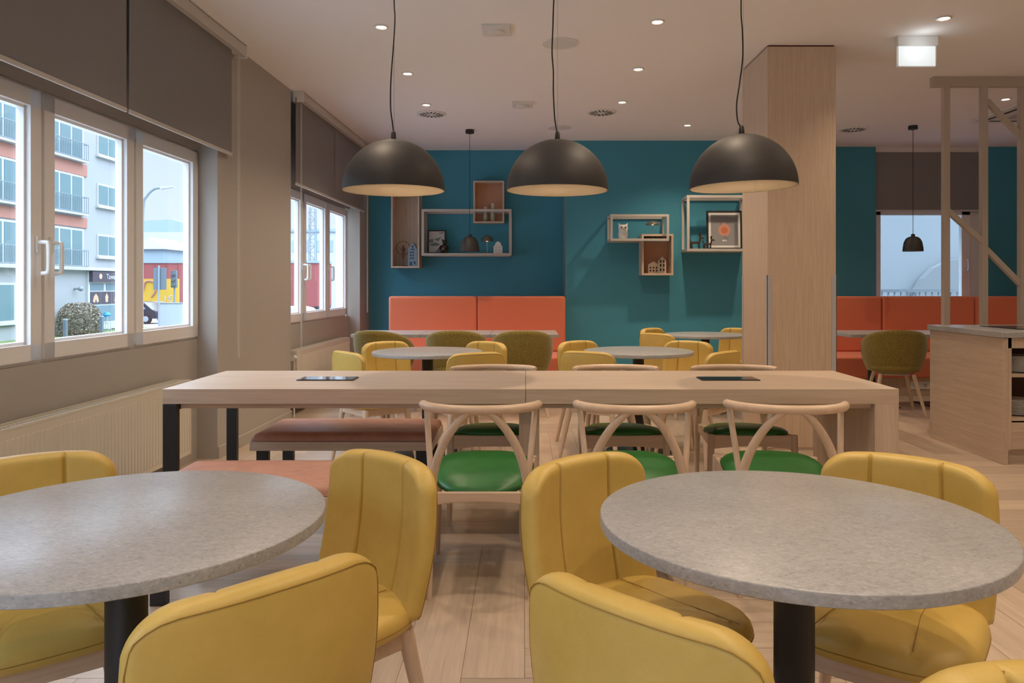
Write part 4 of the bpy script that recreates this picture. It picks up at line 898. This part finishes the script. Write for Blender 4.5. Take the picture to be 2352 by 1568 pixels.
# framed print with an orange drop
r = picture(.43, .475, .02, 'china', ''); M['grey_print'] = mat('grey_poster_paper', (.26, .26, .27), .5); M['glowor'] = mat('orange_poster_ink', (.52, .16, .08), .5); M['peachink'] = mat('peach_poster_ink', (.55, .27, .19), .5)
MB().box(-.165, .165, -.006, -.0045, .05, .425).build('poster', 'grey_print', r)
drop = [(0, .335)]+[(.075*math.sin(a)*(1-.0*a), .235-.075*math.cos(a)) for a in [PI*.72-i*PI*1.44/16 for i in range(17)]]
MB().prism(drop, -.0075, -.0065).build('printed_shape', 'peachink', r); MB().lathe([(0, 0), (.04, 0), (.04, .001), (0, .001)], n=24).build('printed_shape', 'glowor', r).rotation_euler = (PI/2, 0, 0)
bpy.context.view_layer.update()
for c in kids(r):
    if c.rotation_euler[0] > 1: c.location = (0, -.008, .235)
MB().prism([(-.02, .12), (.03, .10), (.05, .13), (0, .175)], -.0085, -.0075).build('printed_shape', 'lgrey', r); MB().prism([(-.03, .10), (.03, .10), (.03, .12), (-.02, .12)], -.0085, -.0075).build('printed_shape', 'china', r); MB().prism([(-.055, .30), (-.035, .30), (-.045, .335)], -.0085, -.0075).build('printed_shape', 'lgrey', r)
r.rotation_euler = (-.05, 0, 0); tag(r, 'black framed print of an orange drop on grey, beside the column', 'picture'); put_on(r, 1664, 9.36, zF+.001)

# ------------------------------------------------------------------ outdoors
GZ = -1.3
M['asphalt'] = varied('grey_pavement', (.24, .24, .24), (.32, .32, .31), (1, 1, 1), 2, 5, .9, bump=0)
M['grass'] = varied('short_grass', (.06, .11, .02), (.13, .20, .05), (1, 1, 1), 12, 6, .95)
M['hedge'] = varied('brownish_leaves', (.16, .13, .09), (.40, .33, .25), (1, 1, 1), 9, 5, .9, bump=0)
M['render'] = mat('pale_facade_render', (.31, .31, .305), .9); M['coral'] = mat('coral_facade_band', (.37, .165, .12), .85); M['curtain'] = mat('teal_curtain_glass', (.12, .19, .20), .3)
M['wframe'] = mat('white_facade_frame', (.45, .45, .45), .5); M['rail'] = mat('grey_railing', (.20, .23, .25), .5); M['brown_sign'] = mat('dark_brown_sign', (.06, .045, .06), .5)
M['blueglass'] = mat('shop_glass', (.12, .18, .21), .15); M['skin'] = mat('tan_poster_ink', (.55, .34, .22), .6)
M['redwag'] = mat('red_wagon_paint', (.26, .06, .055), .7); M['yellowban'] = mat('yellow_hoarding', (.55, .33, .03), .6); M['hall'] = mat('pale_blue_cladding', (.38, .42, .45), .8); M['roof'] = mat('blue_grey_roof', (.24, .30, .34), .7)
M['sign_back'] = mat('grey_sign_back', (.10, .12, .14), .5); M['carbody'] = mat('dark_car_paint', (.03, .035, .05), .2); M['tyre'] = mat('black_rubber', (.02, .02, .02), .8); M['cargl'] = mat('car_glass', (.35, .42, .46), .1)
st(MB().box(-140, 60, -40, 160, GZ-.3, GZ).build('ground_outside', 'asphalt', smooth=0))
FX = -23.5
o = MB().box(FX, -18.8, 25, 46, GZ, GZ+.02).build('grass', 'grass', smooth=0); tag(o, 'short green lawn along the foot of the pale apartment block', 'grass', kind='stuff')
# apartment building across the street: facade plane X = FX, running in depth
r = empty('apartment_building', (FX, 22, GZ)); oz = GZ
def fz(x, y): Yd = FX*F/(x-PX); return Yd, H-(y-PY)*Yd/F
Y0b, Y1b = 22, 45.7
MB().box(-9, 0, 0, Y1b-22, 0, 17).build('wall', 'render', r, smooth=0)
def fb(m, name, Ya, Yb, za, zb, d0=0, d1=.05, par=None): return MB().box(d0, d1, Ya-22, Yb-22, za-oz, zb-oz).build(name, m, par or r, smooth=0)
fb('wframe', 'ledge', Y0b, Y1b, 2.03, 2.20, 0, .35)
for lvl, zb in enumerate((2.20, 5.0, 7.8, 10.6)):
    fb('coral', 'coral_band', 31.0, 41.0, zb+2.03 if lvl < 4 else 0, zb+2.66, 0, .06) if lvl else fb('coral', 'coral_band', 31.0, 41.0, 4.28, 4.82, 0, .06)
    for (ya, yb) in ((36.3, 40.6), (31.4, 35.3)):
        w_ = fb('wframe', 'balcony_door', ya, yb, zb-.02, zb+2.0, 0, .10)
        n = 4
        for k in range(n):
            a = ya+.12+(yb-ya-.2)*k/n; MB().box(.10, .12, a-22+.08, a-22+(yb-ya-.2)/n-.08, zb+.1-oz, zb+1.9-oz).build('pane', 'curtain', w_)
        q = MB(); q.box(.34, .38, ya-22, yb-22, zb+.84-oz, zb+.88-oz); q.box(.34, .38, ya-22, yb-22, zb+.02-oz, zb+.06-oz)
        for k in range(23): yy = ya-22+(yb-ya)*k/22; q.box(.35, .37, yy-.012, yy+.012, zb+.02-oz, zb+.86-oz)
        for yy in (ya-22, yb-22): q.box(0, .36, yy-.02, yy+.02, zb+.84-oz, zb+.88-oz)
        q.build('balcony_railing', 'rail', r); fb('wframe', 'balcony_slab', ya, yb, zb-.1, zb+.02, 0, .36)
    for (ya, yb) in ((42.0, 44.2),):
        w_ = fb('wframe', 'window', ya, yb, zb+.62, zb+1.85, 0, .06)
        for k in range(2): a = ya+.1+k*1.02; MB().box(.06, .08, a-22, a-22+.92, zb+.72-oz, zb+1.75-oz).build('pane', 'curtain', w_)
        fb('wframe', 'sill', ya-.1, yb+.1, zb+.50, zb+.62, 0, .18); fb('rail', 'wall_grille', 43.9, 44.25, zb+.02, zb+.36, 0, .03)
for ya, yb in ((33.2, 35.2), (29, 31)):
    w_ = fb('wframe', 'window', ya, yb, -.45, 1.35, 0, .06); MB().box(.06, .08, ya-22+.1, yb-22-.1, -.35-oz, 1.25-oz).build('pane', 'curtain', w_); fb('wframe', 'sill', ya-.1, yb+.1, -.57, -.45, 0, .18)
# shop front
fb('wframe', 'shop_front', 41.0, 45.0, -1.2, 2.0, 0, .10)
sg = fb('brown_sign', 'shop_sign', 41.1, 45.4, 1.42, 1.98, .10, .30)
text('Tawan', .42, 'sign_lettering', 'wframe', sg, (.31, 42.98-22, 1.70-oz), (PI/2, 0, PI/2), .005)
MB().tube([(.305, 41.85-22, 1.72-oz), (.315, 41.85-22, 1.72-oz)], .15, 16).build('sign_emblem', 'skin', sg)
for a, b, z0, z1, m in ((41.2, 42.5, .95, 1.33, 'blueglass'), (42.75, 44.0, .95, 1.33, 'blueglass'), (41.2, 44.3, -.75, .12, 'blueglass'), (44.2, 45.2, .95, 1.33, 'blueglass')): fb(m, 'shop_window', a, b, z0, z1, .10, .12)
for k in range(3):
    p_ = fb('brown_sign', 'shop_poster', 41.2+k*1.08, 42.2+k*1.08, .20, .88, .10, .13); yc = 41.7+k*1.08-22
    MB().prism([(yc-.3, .35-oz), (yc-.2, .62-oz), (yc, .78-oz), (yc+.2, .62-oz), (yc+.3, .35-oz), (yc+.1, .28-oz), (yc, .5-oz), (yc-.1, .28-oz)] if k != 1 else [(yc-.12, .3-oz), (yc+.12, .3-oz), (yc+.16, .6-oz), (yc, .8-oz), (yc-.16, .6-oz)], .131, .135, 'X').build('printed_shape', 'skin', p_)
tag(r, 'pale apartment block with coral balcony bands and a ground floor shop', 'building')
Yl, zl = fz(170, 663); o = empty('wall_lamp', (FX, Yl, zl)); MB().cyl((0, 0, 0), (.3, 0, 0), .05).build('arm', 'rail', o); MB().ball((.35, 0, .0), .13, 12).build('lamp_head', 'rail', o); tag(o, 'small grey lamp on the blank ground floor wall of the apartment block', 'lamp')
# hedge
def leafy(name, c, rx, ry, h_, n, seed, m, label, cat):
    rnd = random.Random(seed); mb = MB(); mb.lathe([(.05, 0), (rx*.75, .1*h_), (rx*.86, .4*h_), (rx*.80, .75*h_), (rx*.45, .9*h_), (0, .93*h_)], (0, 0, 0), 20, 1, ry/rx)
    for _ in range(n):
        a = rnd.uniform(0, 2*PI); v = rnd.uniform(.02, 1); rr = (1-max(0, v-.6)**2*3.2)*rnd.uniform(.82, 1.02); p = Vector((rx*rr*math.cos(a), ry*rr*math.sin(a), v*h_)); s = rnd.uniform(.03, .075)
        d = Vector((rnd.uniform(-1, 1), rnd.uniform(-1, 1), rnd.uniform(-1, 1))).normalized(); e = d.cross(Vector((rnd.random(), rnd.random(), rnd.random()))).normalized()
        k = len(mb.v); mb.v += [tuple(p+d*s), tuple(p+e*s*.6), tuple(p-d*s), tuple(p-e*s*.6)]; mb.f.append((k, k+1, k+2, k+3))
    o = mb.build(name, m, smooth=0); o.location = c; return tag(o, label, cat)
leafy('bush', (-22.3, 38.3, GZ+.02), .98, .95, 1.62, 5000, 3, 'hedge', 'round brownish clipped bush on the lawn before the apartment block', 'bush')
for (x, yt, Yd, l) in ((150, 732, 33.0, 'short dark bollard in front of the round bush'), (233, 725, 35.0, 'short dark bollard right of the round bush')):
    p = P(x, yt, Yd); o = empty('bollard', (p.x, Yd, GZ)); hh = p.z-GZ; MB().box(-.07, .07, -.07, .07, .02, hh-.08).build('post', 'sign_back', o, bevel=.01); MB().box(-.08, .08, -.08, .08, hh-.08, hh).build('cap', 'rail', o, bevel=.02); tag(o, l, 'bollard', 'dark bollards on the lawn edge')
M['blue'] = mat('blue_plastic', (.03, .22, .45), .5)
for x, l in ((219, 'white wire display stand with a blue top, beside the bollard'), (245, 'white wire display stand with a blue top, in front of the shop door')):
    p = P(x, 745, 40.5); o = empty('display_stand', (p.x, 40.5, GZ+.02)); m = MB()
    for sx in (-.16, .16):
        for sy in (-.16, .16): m.tube([(sx, sy, 0), (sx*.8, sy*.8, .85)], .014, 6)
    for z in (.2, .5, .85): m.tube([(.15, .15, z), (-.15, .15, z), (-.15, -.15, z), (.15, -.15, z), (.15, .15, z)], .012, 6)
    m.build('wire_frame', 'wframe', o); MB().lathe([(.17, .85), (.2, .95), (.12, 1.08), (0, 1.12)], n=12).build('top', 'blue', o); tag(o, l, 'stand', 'wire display stands before the shop')
# street lamp
p = P(327, 470, 34); o = empty('street_lamp', (p.x, 34, GZ)); b = Vector((p.x, 34, GZ))
MB().tube(smooth_path([(0, 0, 0), (0, 0, 3), P(329, 480, 34)-b, P(338, 450, 34)-b, P(355, 434, 34)-b, P(372, 431, 34)-b], 5), .055, 8).build('pole', 'rail', o); a = P(370, 432, 34)-b; c = P(399, 430, 34)-b
MB().hexa([a+Vector((0, -.12, -.05)), c+Vector((0, -.1, 0)), c+Vector((0, .1, 0)), a+Vector((0, .12, -.05)), a+Vector((0, -.1, .07)), c+Vector((0, -.08, .04)), c+Vector((0, .08, .04)), a+Vector((0, .1, .07))]).build('lamp_head', 'hall', o); tag(o, 'grey street lamp with a long curved arm against the sky', 'street lamp')
# far buildings and rail wagon
def blk(name, x0, x1, ytop, Yd, dep, m, label, cat, extra=None):
    a, b = P(x0, ytop, Yd), P(x1, ytop, Yd); o = empty(name, (a.x, Yd, GZ)); MB().box(0, b.x-a.x, 0, dep, 0, a.z-GZ).build('wall', m, o, smooth=0)
    if extra: extra(o, b.x-a.x, a.z-GZ)
    return tag(o, label, cat)
def hall_x(o, w_, h_):
    MB().prism([(0, h_), (w_, h_), (w_-.6, h_+.9), (w_*.62, h_+1.25), (.3, h_+1.1)], 0, 6).build('roof', 'roof', o, smooth=0)
    for k in range(5): f_ = MB().box(w_*.40+k*1.5, w_*.40+k*1.5+.9, -.06, 0, h_*.55, h_*.55+1.1).build('window', 'roof', o)
blk('factory_hall', 318, 440, 533, 75, 8, 'hall', 'pale blue factory hall with a sloping roof, seen past the street lamp', 'building', hall_x)
def shed_x(o, w_, h_): MB().prism([(-.3, h_), (w_+.3, h_), (w_+.3, h_+.25), (w_*.5, h_+1.0), (-.3, h_+.25)], -.3, 5).build('roof', 'wframe', o, smooth=0)
blk('shed', 322, 374, 572, 66, 5, 'roof', 'grey shed with a white gable in front of the factory hall', 'building', shed_x)
def off_x(o, w_, h_):
    n = int(w_/2.6)
    for fl in range(2):
        for k in range(n): MB().box(.6+k*2.6, 2.3+k*2.6, -.06, 0, h_-2.1-fl*3.0, h_-.9-fl*3.0).build('window', 'roof', o)
    MB().box(-.2, w_+.2, -.2, 10, h_, h_+.3).build('roof_edge', 'roof', o)
blk('office_building', 600, 800, 532, 80, 10, 'hall', 'pale office building with window bands, seen through the far window', 'building', off_x)
blk('office_building', 440, 600, 545, 90, 10, 'hall', 'pale office building hidden behind the pier between the windows', 'building', off_x)
r = empty('freight_wagon', (P(300, 600, 60).x, 60, GZ)); x1 = P(742, 600, 60).x-r.location.x
MB().box(0, x1, 0, 2.6, .85, P(0, 604, 60).z-GZ).build('body', 'redwag', r); MB().box(-.05, x1+.05, -.08, 2.7, P(0, 604, 60).z-GZ, P(0, 598, 60).z-GZ).build('roof', 'roof', r)
m = MB()
for k in range(int(x1/.9)): m.box(k*.9, k*.9+.08, -.05, 0, .9, 4.1)
m.build('ribs', 'redwag', r)
for k in range(6): MB().tube([(1.2+k*2.7, -.05, .45), (1.2+k*2.7, .15, .45)], .45, 20).build('wheel', 'tyre', r)
MB().box(0, x1, .2, 2.4, .6, .88).build('chassis', 'tyre', r); tag(r, 'long red freight wagon behind the yellow hoarding', 'wagon')
a, b = P(300, 640, 55), P(410, 697, 55); r = empty('hoarding', (a.x, 55, GZ)); MB().box(0, b.x-a.x, 0, .15, b.z-GZ, a.z-GZ).build('panel', 'yellowban', r)
for k in range(3): MB().box(.3+k*1.5, .4+k*1.5, .15, .25, 0, b.z-GZ).build('post', 'rail', r)
c = P(386, 688, 55)-Vector((a.x, 55, GZ)); text('1€', .62, 'price_lettering', 'wframe', r, (c.x, -.01, c.z+.05), (PI/2, 0, 0), .01); c = P(355, 693, 55)-Vector((a.x, 55, GZ)); MB().box(c.x-.7, c.x+.7, -.02, 0, c.z-.04, c.z+.04).build('lettering_line', 'wframe', r)
c = P(345, 658, 55)-Vector((a.x, 55, GZ)); MB().tube(smooth_path([(c.x-.5, -.02, c.z-.3), (c.x-.3, -.02, c.z+.35), (c.x+.3, -.02, c.z+.3), (c.x+.4, -.02, c.z-.3), (c.x+.1, -.02, c.z-.75)], 4), .07, 6).build('printed_shape', 'coral', r)
tag(r, 'yellow advertising hoarding with a white price in front of the red wagon', 'hoarding')
a = P(362, 640, 26); r = empty('road_sign', (P(366, 700, 26).x, 26, GZ)); q0, q1 = P(352, 665, 26)-r.location, P(382, 615, 26)-r.location
MB().box(q0.x, q1.x, 0, .02, q0.z, q1.z).build('sign_back', 'sign_back', r, bevel=.005); MB().cyl((0, -.03, 0), (0, -.03, q1.z+.08), .03).build('post', 'rail', r); tag(r, 'dark rear of a rectangular road sign on a grey post', 'road sign')
a, b = P(367, 697, 40), P(420, 745, 40); r = empty('utility_cabinet', (a.x, 40, GZ)); MB().box(0, b.x-a.x, 0, .6, .02, a.z-GZ).build('body', 'hall', r, bevel=.01); MB().box(-.02, b.x-a.x+.02, -.03, .63, a.z-GZ, a.z-GZ+.04).build('lid', 'rail', r); MB().box(-.01, b.x-a.x+.01, 0, .6, 0, .02).build('base', 'rail', r); tag(r, 'pale grey utility cabinet on the pavement right of the road sign', 'cabinet')
a = P(401, 620, 45); r = empty('traffic_light', (a.x, 45, GZ)); MB().cyl((0, 0, 0), (0, 0, 3.4), .05).build('pole', 'rail', r); MB().box(-.16, .16, -.15, .05, 2.4, 3.4).build('signal_head', 'sign_back', r, bevel=.02)
for k in range(3): MB().cyl((0, -.15, 2.57+k*.32), (0, -.26, 2.57+k*.32), .11).build('hood', 'sign_back', r)
tag(r, 'traffic light seen near the right edge of the near window', 'traffic light')
a = P(718, 600, 70); r = empty('lattice_mast', (a.x, 70, GZ)); m = MB(); hm = P(718, 472, 70).z-GZ
for sx in (-.3, .3):
    for sy in (-.3, .3): m.tube([(sx, sy, 0), (sx*.8, sy*.8, hm)], .05, 5)
for k in range(16): z = hm*k/16; z2 = hm*(k+1)/16; s = 1 if k % 2 else -1; m.tube([(-.3*s, -.3, z), (.3*s, -.3, z2)], .035, 4); m.tube([(-.3, -.3, z), (.3, -.3, z)], .035, 4)
m.build('lattice', 'rail', r); tag(r, 'tall grey lattice mast seen through the far window', 'mast')
def car(X, Yd, m, label):
    r = empty('car', (X, Yd, GZ)); prof = [(0, .35), (.05, .85), (.35, .95), (.85, 1.38), (1.3, 1.47), (2.3, 1.45), (3.05, .98), (3.9, .85), (4.1, .6), (4.1, .35)]
    prof = [(-x, z) for x, z in prof]; MB().prism(prof, 0, 1.75, 'Y').build('body', m, r, bevel=.05)
    MB().prism([(-.75, .98), (-1.05, 1.34), (-1.4, 1.38), (-1.4, .98)], -.012, .02).build('side_window', 'cargl', r); MB().prism([(-1.48, .98), (-1.48, 1.38), (-2.2, 1.37), (-2.8, .98)], -.012, .02).build('side_window', 'cargl', r)
    for x in (-.75, -3.3):
        w_ = MB().tube([(x, -.02, .33), (x, .2, .33)], .33, 28).build('wheel', 'tyre', r); MB().tube([(x, -.035, .33), (x, -.02, .33)], .19, 20).build('rim', 'hall', w_)
    MB().box(-.06, .01, .1, .35, .72, .86).box(-.06, .01, 1.4, 1.65, .72, .86).build('tail_light', 'redwag', r)
    return tag(r, label, 'car', 'parked cars')
car(P(361, 700, 50).x, 50, 'carbody', 'dark parked car cut off by the near window sash'); car(P(738, 700, 38).x, 38, 'wframe', 'white parked car glimpsed through the far window')
# yard behind the back window
M['yard'] = mat('pale_yard_render', (.19, .215, .225), .9); M['yard2'] = mat('grey_yard_arch', (.155, .175, .18), .9)
st(MB().box(-1.5, 14, 14.2, 14.4, GZ, 6).build('wall_yard', 'yard', smooth=0))
arc = [P(2115, 668, 13.9), P(2125, 640, 14.0), P(2150, 615, 14.0), P(2185, 598, 14.0), P(2225, 592, 14.0), P(2300, 592, 14.0), P(2300, 668, 14.0)]
o = MB().prism([(p.x-P(2115, 668, 14).x, p.z-arc[0].z) for p in arc]+[(P(2300, 668, 14).x-P(2115, 668, 14).x, GZ-arc[0].z), (0, GZ-arc[0].z)], 0, .2).build('garden_arch', 'yard2', smooth=0); o.location = (arc[0].x, 13.95, arc[0].z); tag(o, 'grey arched wall in the yard behind the right-hand back window', 'wall')
zt = P(0, 664, 12.2).z; r = empty('railing', (4.6, 12.2, GZ)); hh = zt-GZ; MB().box(0, 4.5, -.02, .02, hh-.05, hh).build('handrail', 'yard', r); q = MB()
for k in range(46): q.box(k*.1-.008, k*.1+.008, -.008, .008, .0, hh-.05)
q.build('balusters', 'yard', r); tag(r, 'pale metal railing in the yard behind the right-hand back window', 'railing')
